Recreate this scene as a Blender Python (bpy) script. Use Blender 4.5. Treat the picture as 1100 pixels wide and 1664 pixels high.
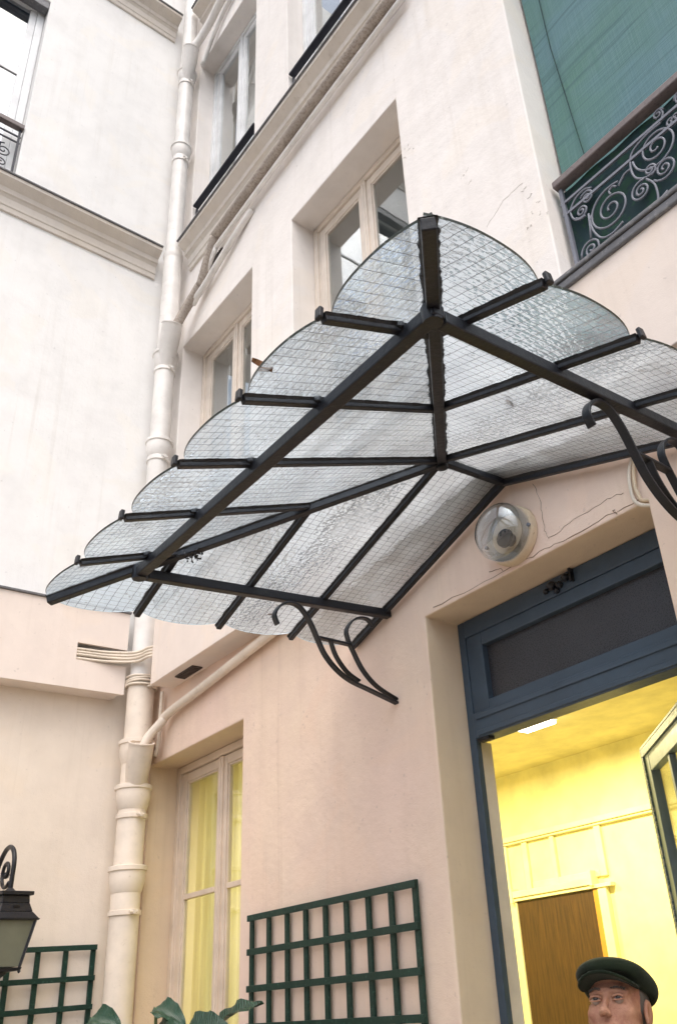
import bpy, math, random
import numpy as np
from mathutils import Vector, Matrix
R = math.radians
random.seed(7); rng = np.random.default_rng(7)
for o in list(bpy.data.objects): bpy.data.objects.remove(o)
scene = bpy.context.scene
C = scene.collection

# ------------------------------------------------------------------ camera
cam_d = bpy.data.cameras.new('camera'); cam = bpy.data.objects.new('camera', cam_d); C.objects.link(cam)
cam.location = (1.793, -2.174, 1.62)
rx, ry, rz = R(117.6505), R(4.6883), R(49.2564)
cam.rotation_mode = 'XYZ'; cam.rotation_euler = (rx, ry, rz)
cam_d.sensor_fit = 'VERTICAL'; cam_d.sensor_height = 36.0
cam_d.lens = 1374.917/1664*36.0
cam_d.shift_x = -136.6/1664; cam_d.shift_y = 47.25/1664
cam_d.clip_start = 0.05; cam_d.clip_end = 500
scene.camera = cam

# ------------------------------------------------------------------ sky, sun, exposure
world = bpy.data.worlds.new('World'); scene.world = world; world.use_nodes = True
wn = world.node_tree.nodes; wl = world.node_tree.links; wn.clear()
SUN_EL, SUN_AZ = 62, 122          # azimuth measured clockwise from +Y
sky = wn.new('ShaderNodeTexSky'); sky.sky_type = 'NISHITA'; sky.sun_disc = False
sky.sun_elevation = R(SUN_EL); sky.sun_rotation = R(SUN_AZ); sky.air_density = 1.0; sky.dust_density = 4.0; sky.ozone_density = 1.0
hs = wn.new('ShaderNodeHueSaturation'); hs.inputs['Saturation'].default_value = 0.52
bg = wn.new('ShaderNodeBackground'); bg.inputs['Strength'].default_value = 0.15
wo = wn.new('ShaderNodeOutputWorld')
wl.new(sky.outputs['Color'], hs.inputs['Color']); wl.new(hs.outputs['Color'], bg.inputs['Color']); wl.new(bg.outputs['Background'], wo.inputs['Surface'])
sd = bpy.data.lights.new('sun', 'SUN'); sd.energy = 0.5; sd.angle = R(70); sd.color = (1.0, 0.96, 0.90)
sun = bpy.data.objects.new('sun', sd); C.objects.link(sun)
sv = Vector((math.sin(R(SUN_AZ))*math.cos(R(SUN_EL)), math.cos(R(SUN_AZ))*math.cos(R(SUN_EL)), math.sin(R(SUN_EL))))
sun.rotation_euler = (-sv).to_track_quat('-Z', 'Y').to_euler(); sun.location = sv*30
vs = scene.view_settings; vs.view_transform = 'Standard'; vs.look = 'None'; vs.gamma = 1; vs.use_curve_mapping = False
vs.exposure = 0.98
cy = scene.cycles; cy.max_bounces = 6; cy.transmission_bounces = 4; cy.transparent_max_bounces = 10; cy.diffuse_bounces = 4; cy.glossy_bounces = 3; cy.use_adaptive_sampling = True; cy.adaptive_threshold = .02
cy.sample_clamp_indirect = 6.0; cy.use_denoising = True; cy.caustics_reflective = False; cy.caustics_refractive = True; cy.blur_glossy = 0.5

# ------------------------------------------------------------------ materials
class N:
    """small node helper"""
    def __init__(s, name):
        s.m = bpy.data.materials.new(name); s.m.use_nodes = True; s.t = s.m.node_tree; s.n = s.t.nodes; s.n.clear()
        s.out = s.n.new('ShaderNodeOutputMaterial')
    def new(s, typ, **kw):
        x = s.n.new(typ)
        for k, v in kw.items():
            if k in x.inputs: s.set(x.inputs[k], v)
            else: setattr(x, k, v)
        return x
    def set(s, inp, v):
        if isinstance(v, bpy.types.NodeSocket): s.t.links.new(v, inp)
        else: inp.default_value = v
    def coord(s, kind='Object'): return s.new('ShaderNodeTexCoord').outputs[kind]
    def map(s, v, scale=(1,1,1), loc=(0,0,0)):
        m = s.new('ShaderNodeMapping'); s.set(m.inputs['Vector'], v); m.inputs['Scale'].default_value = scale; m.inputs['Location'].default_value = loc
        return m.outputs[0]
    def noise(s, v, scale, detail=4, rough=.55, dist=0):
        x = s.new('ShaderNodeTexNoise'); s.set(x.inputs['Vector'], v); x.inputs['Scale'].default_value = scale; x.inputs['Detail'].default_value = detail
        x.inputs['Roughness'].default_value = rough; x.inputs['Distortion'].default_value = dist
        return x.outputs[0]
    def ramp(s, f, a, b, ca=(0,0,0,1), cb=(1,1,1,1)):
        x = s.new('ShaderNodeValToRGB'); s.set(x.inputs[0], f); e = x.color_ramp.elements
        e[0].position = a; e[1].position = b; e[0].color = ca; e[1].color = cb
        return x.outputs[0]
    def mix(s, f, a, b, typ='MIX'):
        x = s.new('ShaderNodeMix', data_type='RGBA', blend_type=typ); s.set(x.inputs[0], f); s.set(x.inputs[6], a); s.set(x.inputs[7], b)
        return x.outputs[2]
    def math(s, op, a, b=0.0, c=None):
        x = s.new('ShaderNodeMath', operation=op); s.set(x.inputs[0], a); s.set(x.inputs[1], b)
        if c is not None: s.set(x.inputs[2], c)
        return x.outputs[0]
    def bump(s, h, strength=.3, dist=.01, normal=None):
        x = s.new('ShaderNodeBump'); s.set(x.inputs['Height'], h); x.inputs['Strength'].default_value = strength; x.inputs['Distance'].default_value = dist
        if normal is not None: s.set(x.inputs['Normal'], normal)
        return x.outputs[0]
    def principled(s, **kw):
        p = s.new('ShaderNodeBsdfPrincipled')
        for k, v in kw.items(): s.set(p.inputs[k.replace('_', ' ')], v)
        return p
    def fresnel(s, ior, normal):
        bf = s.new('ShaderNodeNewGeometry').outputs['Backfacing']; x = s.new('ShaderNodeFresnel')
        s.set(x.inputs['IOR'], s.math('ADD', ior, s.math('MULTIPLY', bf, 1/ior-ior))); s.set(x.inputs['Normal'], normal)   # same reflectance on both faces of a sheet
        return x.outputs[0]
    def finish(s, shader):
        s.t.links.new(shader, s.out.inputs['Surface']); return s.m
def c4(c): return (c[0], c[1], c[2], 1)

def m_stucco(name, col, col2, streak=.5, fine=.35, stain=None):
    n = N(name); v = n.coord()
    big = n.noise(v, .9, 3, .5); mid = n.noise(v, 5, 3, .6); st = n.noise(n.map(v, (9, 9, .7)), 1.0, 4, .6)
    c = n.mix(n.ramp(big, .35, .68), c4(col), c4(col2))
    c = n.mix(n.math('MULTIPLY', n.ramp(mid, .42, .72), .45), c, c4([x*.86 for x in col]))
    pt = n.noise(n.map(v, (1, 1, 1), (3.1, 7.7, 1.3)), 2.3, 2, .5, .8); c = n.mix(n.math('MULTIPLY', n.ramp(pt, .54, .60), .28), c, c4((min(1, col[0]*1.04), col[1]*1.0, col[2]*.92)))
    gr = n.noise(n.map(v, (22, 22, .5)), 1.0, 3, .6); c = n.mix(n.math('MULTIPLY', n.math('MULTIPLY', n.ramp(gr, .56, .74), n.ramp(big, .40, .62)), streak*.5), c, c4((col[0]*.66, col[1]*.62, col[2]*.56)))
    c = n.mix(n.math('MULTIPLY', n.ramp(st, .52, .78), streak*.35), c, c4((col[0]*.72, col[1]*.68, col[2]*.62)))
    spot = n.noise(v, 38, 2, .5); c = n.mix(n.math('MULTIPLY', n.ramp(spot, .70, .76), .35), c, c4([x*.62 for x in col]))
    if stain:      # rust run-off under the two bracket feet
        sx = n.new('ShaderNodeSeparateXYZ'); n.set(sx.inputs[0], v)
        ax = n.math('ABSOLUTE', sx.outputs[0]); d = n.math('ABSOLUTE', n.math('SUBTRACT', n.math('ADD', ax, n.math('MULTIPLY', n.noise(v, 7, 2), .03)), stain[0]+.015))
        ma = n.ramp(d, 0.0, .035, (1,1,1,1), (0,0,0,1))
        mz = n.ramp(n.math('SUBTRACT', stain[1], sx.outputs[2]), 0.0, .01); mz2 = n.ramp(n.math('SUBTRACT', stain[1], sx.outputs[2]), .05, .75, (1,1,1,1), (0,0,0,1))
        c = n.mix(n.math('MULTIPLY', n.math('MULTIPLY', ma, n.math('MULTIPLY', mz, mz2)), .45), c, (.33, .20, .08, 1))
    h = n.math('ADD', n.math('MULTIPLY', n.noise(v, 220, 1, .7), .5), n.math('MULTIPLY', n.noise(v, 34, 3, .65), 1.0))
    h = n.math('ADD', h, n.math('MULTIPLY', n.noise(v, 2.6, 2, .5), 7.0))
    p = n.principled(Base_Color=c, Roughness=.88, Specular_IOR_Level=.2, Normal=n.bump(h, fine, .006))
    return n.finish(p.outputs[0])

def m_paint(name, col, rough=.5, wear=None, bump=.25, scale=30, spec=.4, metal=0.0):
    n = N(name); v = n.coord()
    a = n.noise(v, 6, 5, .6); b = n.noise(v, scale, 4, .65)
    c = n.mix(n.ramp(a, .35, .7), c4(col), c4([x*.80 for x in col]))
    if wear: c = n.mix(n.math('MULTIPLY', n.ramp(n.noise(v, scale*1.5, 6, .7), wear[1], wear[1]+.06), wear[2]), c, c4(wear[0]))
    p = n.principled(Base_Color=c, Roughness=n.math('ADD', n.math('MULTIPLY', b, .25), rough-.12), Specular_IOR_Level=spec, Metallic=metal, Normal=n.bump(b, bump, .003))
    return n.finish(p.outputs[0])

M = {}
M['stucco_low'] = m_stucco('plaster_pink_beige', (.80, .61, .515), (.81, .65, .505), .55, .35, (.735, 2.62))
M['stucco_up'] = m_stucco('plaster_cream_white', (.87, .82, .78), (.895, .85, .815), .45, .32)
M['stucco_wing'] = m_stucco('plaster_wing_white', (.85, .84, .825), (.875, .865, .85), .4, .32)
M['stucco_low_wing'] = m_stucco('plaster_wing_beige', (.80, .70, .60), (.81, .72, .62), .5, .3)
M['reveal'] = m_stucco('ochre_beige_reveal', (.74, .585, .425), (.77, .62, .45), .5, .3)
M['crust'] = m_paint('crusty_painted_pipe', (.47, .405, .35), .8, ((.28, .235, .2), .5, .8), .9, 40)
M['casing'] = m_stucco('painted_casing', (.80, .70, .635), (.83, .735, .66), .35, .12)
M['cornice'] = m_stucco('cornice_plaster', (.69, .635, .575), (.75, .695, .63), .8, .35)
M['zinc'] = m_paint('zinc_flashing', (.16, .16, .17), .5, ((.32, .31, .30), .55, .5), .3, 22)
M['pipe'] = m_paint('painted_cast_iron', (.83, .725, .615), .45, ((.52, .42, .32), .62, .4), .3, 16)
M['pipe_up'] = m_paint('painted_cast_iron_pale', (.86, .825, .785), .42, ((.60, .54, .47), .63, .4), .25, 16)
M['iron'] = m_paint('black_iron', (.012, .013, .017), .42, ((.05, .04, .032), .60, .6), .5, 60)
M['mastic'] = m_paint('black_mastic', (.016, .015, .015), .6, None, .8, 90)
M['rail_iron'] = m_paint('grey_wrought_iron', (.21, .22, .26), .45, ((.15, .13, .13), .62, .6), .3, 80)
M['rail_dark'] = m_paint('blue_black_iron', (.02, .022, .035), .45, None, .3, 80)
M['rail_top'] = m_paint('worn_hand_rail', (.20, .165, .16), .5, ((.12, .10, .10), .55, .7), .3, 40)
M['white_frame'] = m_paint('white_window_paint', (.82, .83, .84), .4, None, .1, 20)
M['cream_frame'] = m_paint('cream_window_paint', (.82, .725, .63), .45, ((.58, .47, .38), .66, .5), .15, 30)
M['beige_frame'] = m_paint('beige_window_paint', (.78, .645, .52), .42, None, .12, 26)
M['blue'] = m_paint('slate_blue_paint', (.056, .084, .118), .42, ((.30, .32, .36), .72, .7), .35, 36)
M['blue_leaf'] = m_paint('brightened_blue_paint', (.17, .23, .28), .5, ((.4, .42, .42), .7, .6), .35, 36)  # blue brightened to make up for weak light on the open leaf
M['blue_worn'] = m_paint('worn_blue_paint', (.10, .15, .20), .55, ((.42, .42, .38), .50, .75), .5, 60)
M['dark_glass'] = m_paint('smoked_transom_glass', (.048, .047, .052), .28, None, .1, 200)
M['green_lattice'] = m_paint('dark_green_lattice_paint', (.005, .034, .023), .5, ((.035, .10, .075), .58, .6), .35, 40)
M['interior'] = m_paint('yellow_cream_interior_paint', (.88, .82, .48), .6, None, .12, 8)
M['interior_ceiling'] = m_paint('yellow_cream_ceiling_paint', (.84, .76, .42), .7, None, .45, 30)
M['interior_trim'] = m_paint('interior_trim_paint', (.88, .82, .52), .45, None, .1, 12)
M['plain_interior'] = m_paint('plain_interior_paint', (.55, .55, .54), .8, None, .1, 12)
M['orange_lit'] = m_paint('orange_lit_wood', (.55, .27, .05), .4, None, .1, 12)  # orange light on the inner door's right edge, put into the wood colour
M['pot'] = m_paint('terracotta_pot', (.40, .17, .09), .75, None, .3, 20)
M['soil'] = m_paint('potting_soil', (.05, .035, .025), .95, None, .9, 60)
M['ground'] = m_stucco('courtyard_paving', (.36, .33, .29), (.41, .375, .33), .3, .5)
M['stem'] = m_paint('plant_stem', (.10, .16, .05), .5)
M['dead_leaf'] = m_paint('dead_leaf', (.16, .065, .02), .8, None, .4, 60)
M['crack'] = m_paint('brown_crack', (.26, .17, .11), .95)  # brown of the thin plaster cracks
M['grille'] = m_paint('vent_grille', (.09, .07, .06), .6)
M['cable'] = m_paint('painted_cable', (.80, .70, .58), .5, ((.35, .28, .2), .60, .6), .3, 40)
M['brass_paint'] = m_paint('ivory_lamp_base', (.74, .585, .41), .5, ((.30, .2, .1), .62, .6), .3, 40)

def m_wood():
    n = N('brown_wood_veneer'); v = n.coord()
    g = n.noise(n.map(v, (75, 75, 4.5)), 1.0, 6, .65, .4); g2 = n.noise(n.map(v, (14, 14, .7)), 1.0, 3, .5)
    c = n.mix(n.ramp(g, .35, .68), (.085, .038, .008, 1), (.024, .010, .003, 1)); c = n.mix(n.math('MULTIPLY', n.ramp(g2, .4, .7), .5), c, (.05, .022, .006, 1))
    return n.finish(n.principled(Base_Color=c, Roughness=.5, Normal=n.bump(g, .15, .002)).outputs[0])
M['wood'] = m_wood()

def m_wired_glass():
    n = N('wired_cast_glass'); uv = n.new('ShaderNodeUVMap').outputs[0]; obj = n.coord()
    sx = n.new('ShaderNodeSeparateXYZ'); n.set(sx.inputs[0], uv)
    wob = n.noise(obj, 30, 0)
    def line(s, sp, w):
        t = n.math('FRACT', n.math('DIVIDE', n.math('ADD', s, n.math('MULTIPLY', wob, .0035)), sp))
        d = n.math('ABSOLUTE', n.math('SUBTRACT', t, .5))
        return n.math('GREATER_THAN', d, .5-w/sp/2)
    wire = n.math('MAXIMUM', line(sx.outputs[0], .0330, .0018), n.math('MULTIPLY', line(sx.outputs[1], .0225, .0015), .75))
    # cast-glass surface: hammered cells plus soft rolling waves
    cell = n.new('ShaderNodeTexVoronoi', feature='F1', voronoi_dimensions='2D'); n.set(cell.inputs['Vector'], n.map(uv, (1, 1.5, 1))); cell.inputs['Scale'].default_value = 52
    h = n.math('ADD', n.math('MULTIPLY', cell.outputs['Distance'], .55), n.math('MULTIPLY', n.noise(obj, 60, 2, .6), .45))
    h = n.math('ADD', h, n.math('MULTIPLY', n.noise(obj, 7, 1), 4.0)); h = n.math('ADD', h, n.math('MULTIPLY', wire, .6))
    nb = n.bump(h, .9, .004)
    tr = n.new('ShaderNodeBsdfTransparent'); tr.inputs[0].default_value = (.62, .70, .77, 1)
    rf = n.new('ShaderNodeBsdfRefraction', Color=(.73, .82, .92, 1), Roughness=.05, IOR=1.42); n.set(rf.inputs['Normal'], nb)
    tl = n.new('ShaderNodeBsdfTranslucent', Color=(.80, .84, .85, 1)); n.set(tl.inputs['Normal'], nb)
    gl = n.new('ShaderNodeBsdfGlossy', Color=(.95, .97, 1, 1), Roughness=.12); n.set(gl.inputs['Normal'], nb)
    df = n.new('ShaderNodeBsdfDiffuse', Color=(.42, .42, .40, 1))
    wr = n.new('ShaderNodeBsdfDiffuse', Color=(.10, .10, .10, 1))
    def ms(f, a, b):
        x = n.new('ShaderNodeMixShader'); n.set(x.inputs[0], f); n.t.links.new(a.outputs[0], x.inputs[1]); n.t.links.new(b.outputs[0], x.inputs[2]); return x
    rnd = n.new('ShaderNodeObjectInfo').outputs['Random']
    s = ms(n.math('ADD', .50, n.math('MULTIPLY', rnd, .38)), tr, rf); s = ms(n.math('ADD', .06, n.math('MULTIPLY', n.ramp(n.noise(obj, 3.5, 2), .35, .7), .24)), s, tl)
    s = ms(n.math('MULTIPLY', n.fresnel(1.45, nb), .8), s, gl)
    dirt = n.math('ADD', n.math('MULTIPLY', n.ramp(n.noise(obj, 5, 3, .65), .50, .78), .22), n.math('MULTIPLY', n.ramp(n.noise(obj, 42, 1, .6), .68, .76), .3))
    s = ms(dirt, s, df); s = ms(n.math('MULTIPLY', wire, .68), s, wr)
    return n.finish(s.outputs[0])
M['wired_glass'] = m_wired_glass()

def m_pane(name, tint=(.85, .9, .9), rough=.02, ior=1.5, gain=1.0, wav=.02):
    n = N(name); v = n.coord(); nb = n.bump(n.noise(v, 3.5, 2), wav, .02)
    tr = n.new('ShaderNodeBsdfTransparent'); tr.inputs[0].default_value = c4(tint)
    gl = n.new('ShaderNodeBsdfGlossy', Color=(1, 1, 1, 1), Roughness=rough); n.set(gl.inputs['Normal'], nb)
    x = n.new('ShaderNodeMixShader'); n.set(x.inputs[0], n.math('MINIMUM', n.math('MULTIPLY', n.fresnel(ior, nb), gain), 1.0)); n.t.links.new(tr.outputs[0], x.inputs[1]); n.t.links.new(gl.outputs[0], x.inputs[2])
    return n.finish(x.outputs[0])
M['pane'] = m_pane('window_glass', gain=2.2)
M['pane_sky'] = m_pane('window_glass_coated', (.42, .50, .58), ior=2.3, gain=1.9)
M['glass_top'] = m_pane('wired_glass_upper_face', (.97, .985, .985), .05, 1.45, .8, .3)
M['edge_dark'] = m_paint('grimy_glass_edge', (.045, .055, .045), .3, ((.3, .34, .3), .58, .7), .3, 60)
M['edge_sky_lit'] = m_paint('sky_lit_glass_edge', (.75, .8, .78), .2)  # bright sky caught by the left panes' edges, painted as a pale tone
M['lantern_glass'] = m_paint('frosted_lantern_glass', (.20, .21, .16), .35, None, .1, 30)
M['dome'] = m_pane('clear_lamp_glass', (.80, .82, .84), .06, 1.6, 2.2, .4)

def m_blind():
    n = N('green_woven_blind'); v = n.coord()
    a = n.noise(n.map(v, (2.2, 1, 160)), 1.0, 4, .6); b = n.noise(n.map(v, (220, 1, 3)), 1.0, 4, .6); big = n.noise(v, 1.7, 4, .6); st = n.noise(n.map(v, (1.3, 1, 30)), 1.0, 5, .7)
    c = n.mix(n.ramp(big, .38, .66), (.100, .205, .235, 1), (.080, .195, .150, 1))
    c = n.mix(n.math('MULTIPLY', n.ramp(a, .42, .66), .55), c, (.045, .125, .135, 1)); c = n.mix(n.math('MULTIPLY', n.ramp(b, .46, .7), .35), c, (.17, .28, .30, 1))
    c = n.mix(n.math('MULTIPLY', n.ramp(st, .54, .68), .7), c, (.040, .105, .115, 1))
    h = n.math('ADD', a, b)
    return n.finish(n.principled(Base_Color=c, Roughness=.75, Normal=n.bump(h, .4, .003)).outputs[0])
M['blind'] = m_blind()
M['backing'] = m_paint('dark_green_cloth', (.012, .040, .048), .8, ((.014, .06, .035), .5, .8), .3, 9)
def m_curtain():
    n = N('sheer_curtain'); v = n.coord(); g = n.noise(n.map(v, (70, 1, 2)), 1.0, 4, .6)
    col = n.mix(n.ramp(g, .38, .68), (.86, .81, .60, 1), (.68, .62, .42, 1))
    d = n.new('ShaderNodeBsdfDiffuse'); n.set(d.inputs[0], col); t = n.new('ShaderNodeBsdfTranslucent'); n.set(t.inputs[0], col)
    x = n.new('ShaderNodeMixShader'); x.inputs[0].default_value = .65; n.t.links.new(d.outputs[0], x.inputs[1]); n.t.links.new(t.outputs[0], x.inputs[2])
    return n.finish(x.outputs[0])
M['curtain'] = m_curtain()
def m_leaf():
    n = N('glossy_dark_leaf'); uv = n.new('ShaderNodeUVMap').outputs[0]; sx = n.new('ShaderNodeSeparateXYZ'); n.set(sx.inputs[0], uv)
    rib = n.new('ShaderNodeTexWave', wave_type='BANDS', bands_direction='Y'); n.set(rib.inputs[0], uv); rib.inputs['Scale'].default_value = 4.2; rib.inputs['Distortion'].default_value = .6
    c = n.mix(n.ramp(rib.outputs[1], .3, .9), (.016, .055, .030, 1), (.030, .085, .045, 1))
    return n.finish(n.principled(Base_Color=c, Roughness=.24, Specular_IOR_Level=.6, Normal=n.bump(rib.outputs[1], .5, .006)).outputs[0])
M['leaf'] = m_leaf()
def m_emit(name, col, s):
    n = N(name); e = n.new('ShaderNodeEmission', Color=c4(col), Strength=s); return n.finish(e.outputs[0])
M['lamp_lit'] = m_emit('lit_lamp_diffuser', (1, .92, .70), 7)
def m_skin():
    n = N('skin'); v = n.coord(); a = n.noise(v, 30, 4, .65); b = n.noise(v, 230, 3, .7)
    c = n.mix(n.ramp(a, .38, .64), (.47, .25, .16, 1), (.34, .15, .098, 1))
    p = n.principled(Base_Color=c, Roughness=.58, Normal=n.bump(n.math('ADD', b, a), .8, .004), Subsurface_Weight=.05, Subsurface_Scale=.01)
    p.inputs['Subsurface Radius'].default_value = (1, .35, .2)
    return n.finish(p.outputs[0])
M['skin'] = m_skin()
def m_felt(name, col, col2, rough=.95, bump=.5, sheen=.08):
    n = N(name); v = n.coord(); a = n.noise(v, 420, 3, .7); b = n.noise(v, 16, 4)
    c = n.mix(n.ramp(b, .35, .7), c4(col), c4(col2))
    p = n.principled(Base_Color=c, Roughness=rough, Normal=n.bump(a, bump, .002), Sheen_Weight=sheen, Specular_IOR_Level=.15)
    return n.finish(p.outputs[0])
M['cap'] = m_felt('dark_green_felt', (.014, .022, .011), (.009, .014, .008))
M['coat'] = m_felt('navy_wool_coat', (.02, .024, .035), (.03, .034, .045))
M['trousers'] = m_felt('dark_trousers', (.03, .03, .032), (.022, .022, .024))
M['shoe'] = m_paint('black_leather', (.015, .013, .012), .35)
M['hair'] = m_felt('grey_hair', (.13, .115, .10), (.06, .052, .045))
M['eye_white'] = m_paint('eye_white', (.36, .29, .25), .2, None, .0)
M['iris'] = m_paint('dark_iris', (.022, .012, .008), .12, None, .0)
M['crack_line'] = M['crack']

# ------------------------------------------------------------------ mesh helpers
ORG = {}
class MB:
    def __init__(s): s.v = []; s.f = []; s.mi = []; s.uv = {}
    def add(s, vs, fs, mi=0):
        b = len(s.v); s.v += [tuple(p) for p in vs]; s.f += [tuple(i+b for i in f) for f in fs]; s.mi += [mi]*len(fs); return s
    def box(s, x0, x1, y0, y1, z0, z1, mi=0):
        return s.add([(x0,y0,z0),(x1,y0,z0),(x1,y1,z0),(x0,y1,z0),(x0,y0,z1),(x1,y0,z1),(x1,y1,z1),(x0,y1,z1)],
                     [(3,2,1,0),(4,5,6,7),(0,1,5,4),(1,2,6,5),(2,3,7,6),(3,0,4,7)], mi)
    def beam(s, a, b, w, h, up=(0,0,1), off=0.0):
        """box from a to b; w across, h along up; its upper face lies `off` above the line minus h"""
        a = Vector(a); b = Vector(b); d = (b-a).normalized(); u = Vector(up); sd = d.cross(u).normalized(); u = sd.cross(d).normalized()
        vs = []
        for p in (a, b):
            for (i, j) in ((-.5, off-h), (.5, off-h), (.5, off), (-.5, off)): vs.append(p + sd*w*i + u*j)
        return s.add(vs, [(0,1,2,3),(7,6,5,4),(4,5,1,0),(5,6,2,1),(6,7,3,2),(7,4,0,3)])
    def tube(s, path, r, n=10, closed=False):
        P = [Vector(p) for p in path]; rs = r if isinstance(r, (list, tuple)) else [r]*len(P); vs = []; prev = None
        for i, p in enumerate(P):
            if closed: t = P[(i+1) % len(P)] - P[i-1]
            else: t = P[min(i+1, len(P)-1)] - P[max(i-1, 0)]
            t.normalize()
            if prev is None:
                a = Vector((0,0,1)) if abs(t.z) < .9 else Vector((1,0,0)); x = t.cross(a).normalized()
            else:
                x = (prev - t*prev.dot(t)).normalized()
            prev = x; y = t.cross(x)
            for k in range(n):
                an = 2*math.pi*k/n; vs.append(p + x*math.cos(an)*rs[i] + y*math.sin(an)*rs[i])
        fs = []
        m = len(P)
        for i in range(m if closed else m-1):
            for k in range(n):
                a = i*n+k; b = i*n+(k+1) % n; c = ((i+1) % m)*n+(k+1) % n; d = ((i+1) % m)*n+k; fs.append((a, b, c, d))
        if not closed: fs += [tuple(range(n-1, -1, -1)), tuple(range((m-1)*n, m*n))]
        return s.add(vs, fs)
    def bar(s, path, side, w, t):
        """flat bar swept along a path; side = width direction"""
        P = [Vector(p) for p in path]; sd = Vector(side).normalized(); vs = []
        for i, p in enumerate(P):
            tg = (P[min(i+1, len(P)-1)] - P[max(i-1, 0)]).normalized(); nn = sd.cross(tg).normalized()
            for (a, b) in ((-.5,-.5),(.5,-.5),(.5,.5),(-.5,.5)): vs.append(p + sd*w*a + nn*t*b)
        fs = []
        for i in range(len(P)-1):
            for k in range(4): fs.append((i*4+k, i*4+(k+1) % 4, (i+1)*4+(k+1) % 4, (i+1)*4+k))
        fs += [(3,2,1,0), tuple((len(P)-1)*4+k for k in range(4))]
        return s.add(vs, fs)
    def lathe(s, prof, c=(0,0,0), axis=(0,0,1), n=28):
        ax = Vector(axis).normalized(); a = Vector((1,0,0)) if abs(ax.x) < .9 else Vector((0,1,0)); x = ax.cross(a).normalized(); y = ax.cross(x); c = Vector(c); vs = []
        for (r, z) in prof:
            for k in range(n):
                an = 2*math.pi*k/n; vs.append(c + ax*z + x*r*math.cos(an) + y*r*math.sin(an))
        fs = []
        for i in range(len(prof)-1):
            for k in range(n): fs.append((i*n+k, i*n+(k+1) % n, (i+1)*n+(k+1) % n, (i+1)*n+k))
        fs += [tuple(range(n-1, -1, -1)), tuple(range((len(prof)-1)*n, len(prof)*n))]
        return s.add(vs, fs)
    def prism(s, prof, axis_pts):
        """profile list of 3d points at axis start, swept by vector"""
        a = [Vector(p) for p in prof]; d = Vector(axis_pts); n = len(a)
        return s.add(a+[p+d for p in a], [tuple(range(n-1, -1, -1)), tuple(range(n, 2*n))]+[(i, (i+1) % n, (i+1) % n+n, i+n) for i in range(n)])
    def build(s, name, mat, parent=None, smooth=False, bevel=0, local=False, seg=2, wn=False):
        me = bpy.data.meshes.new(name); off = Vector((0,0,0))
        if parent is not None and not local: off = ORG.get(parent.name, Vector((0,0,0)))
        me.from_pydata([tuple(Vector(p)-off) for p in s.v], [], s.f)
        for m in (mat if isinstance(mat, (list, tuple)) else [mat]): me.materials.append(M[m])
        if any(s.mi): me.polygons.foreach_set('material_index', s.mi)
        if s.uv:
            ul = me.uv_layers.new(name='UVMap')
            for lp in me.loops: ul.data[lp.index].uv = s.uv.get(lp.vertex_index, (0, 0))
        import bmesh
        bm = bmesh.new(); bm.from_mesh(me); bmesh.ops.recalc_face_normals(bm, faces=bm.faces); bm.to_mesh(me); bm.free()
        if smooth:
            me.polygons.foreach_set('use_smooth', [True]*len(me.polygons))
            if smooth != 'all':
                try: me.set_sharp_from_angle(angle=R(42))
                except Exception: pass
        o = bpy.data.objects.new(name, me); C.objects.link(o)
        if parent is not None: o.parent = parent; ORG[o.name] = off
        if bevel:
            b = o.modifiers.new('bevel', 'BEVEL'); b.width = bevel; b.segments = seg; b.limit_method = 'ANGLE'; b.angle_limit = R(35); b.use_clamp_overlap = True
        return o
def thing(name, label, cat, loc=(0,0,0), group=None, rot=(0,0,0)):
    o = bpy.data.objects.new(name, None); C.objects.link(o); o.location = loc; o.rotation_euler = rot; o.empty_display_size = .1
    o['label'] = label; o['category'] = cat
    if group: o['group'] = group
    ORG[o.name] = Vector(loc); return o
def tag(o, label, cat, group=None):
    o['label'] = label; o['category'] = cat
    if group: o['group'] = group
    return o
def spiral(c, r0, r1, turns, a0, n=40, sgn=1):
    return [(c[0]+(r0+(r1-r0)*(t/n)**.8)*math.cos(a0+sgn*2*math.pi*turns*t/n), c[1]+(r0+(r1-r0)*(t/n)**.8)*math.sin(a0+sgn*2*math.pi*turns*t/n)) for t in range(n+1)]
def smooth_path(P, k=5):
    """Catmull-Rom through points"""
    P = [np.array(p, float) for p in P]; out = []
    for i in range(len(P)-1):
        a = P[max(i-1, 0)]; b = P[i]; c = P[i+1]; d = P[min(i+2, len(P)-1)]
        for j in range(k):
            t = j/k; out.append(.5*((2*b)+(-a+c)*t+(2*a-5*b+4*c-d)*t*t+(-a+3*b-3*c+d)*t**3))
    out.append(P[-1]); return [tuple(p) for p in out]

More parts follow.
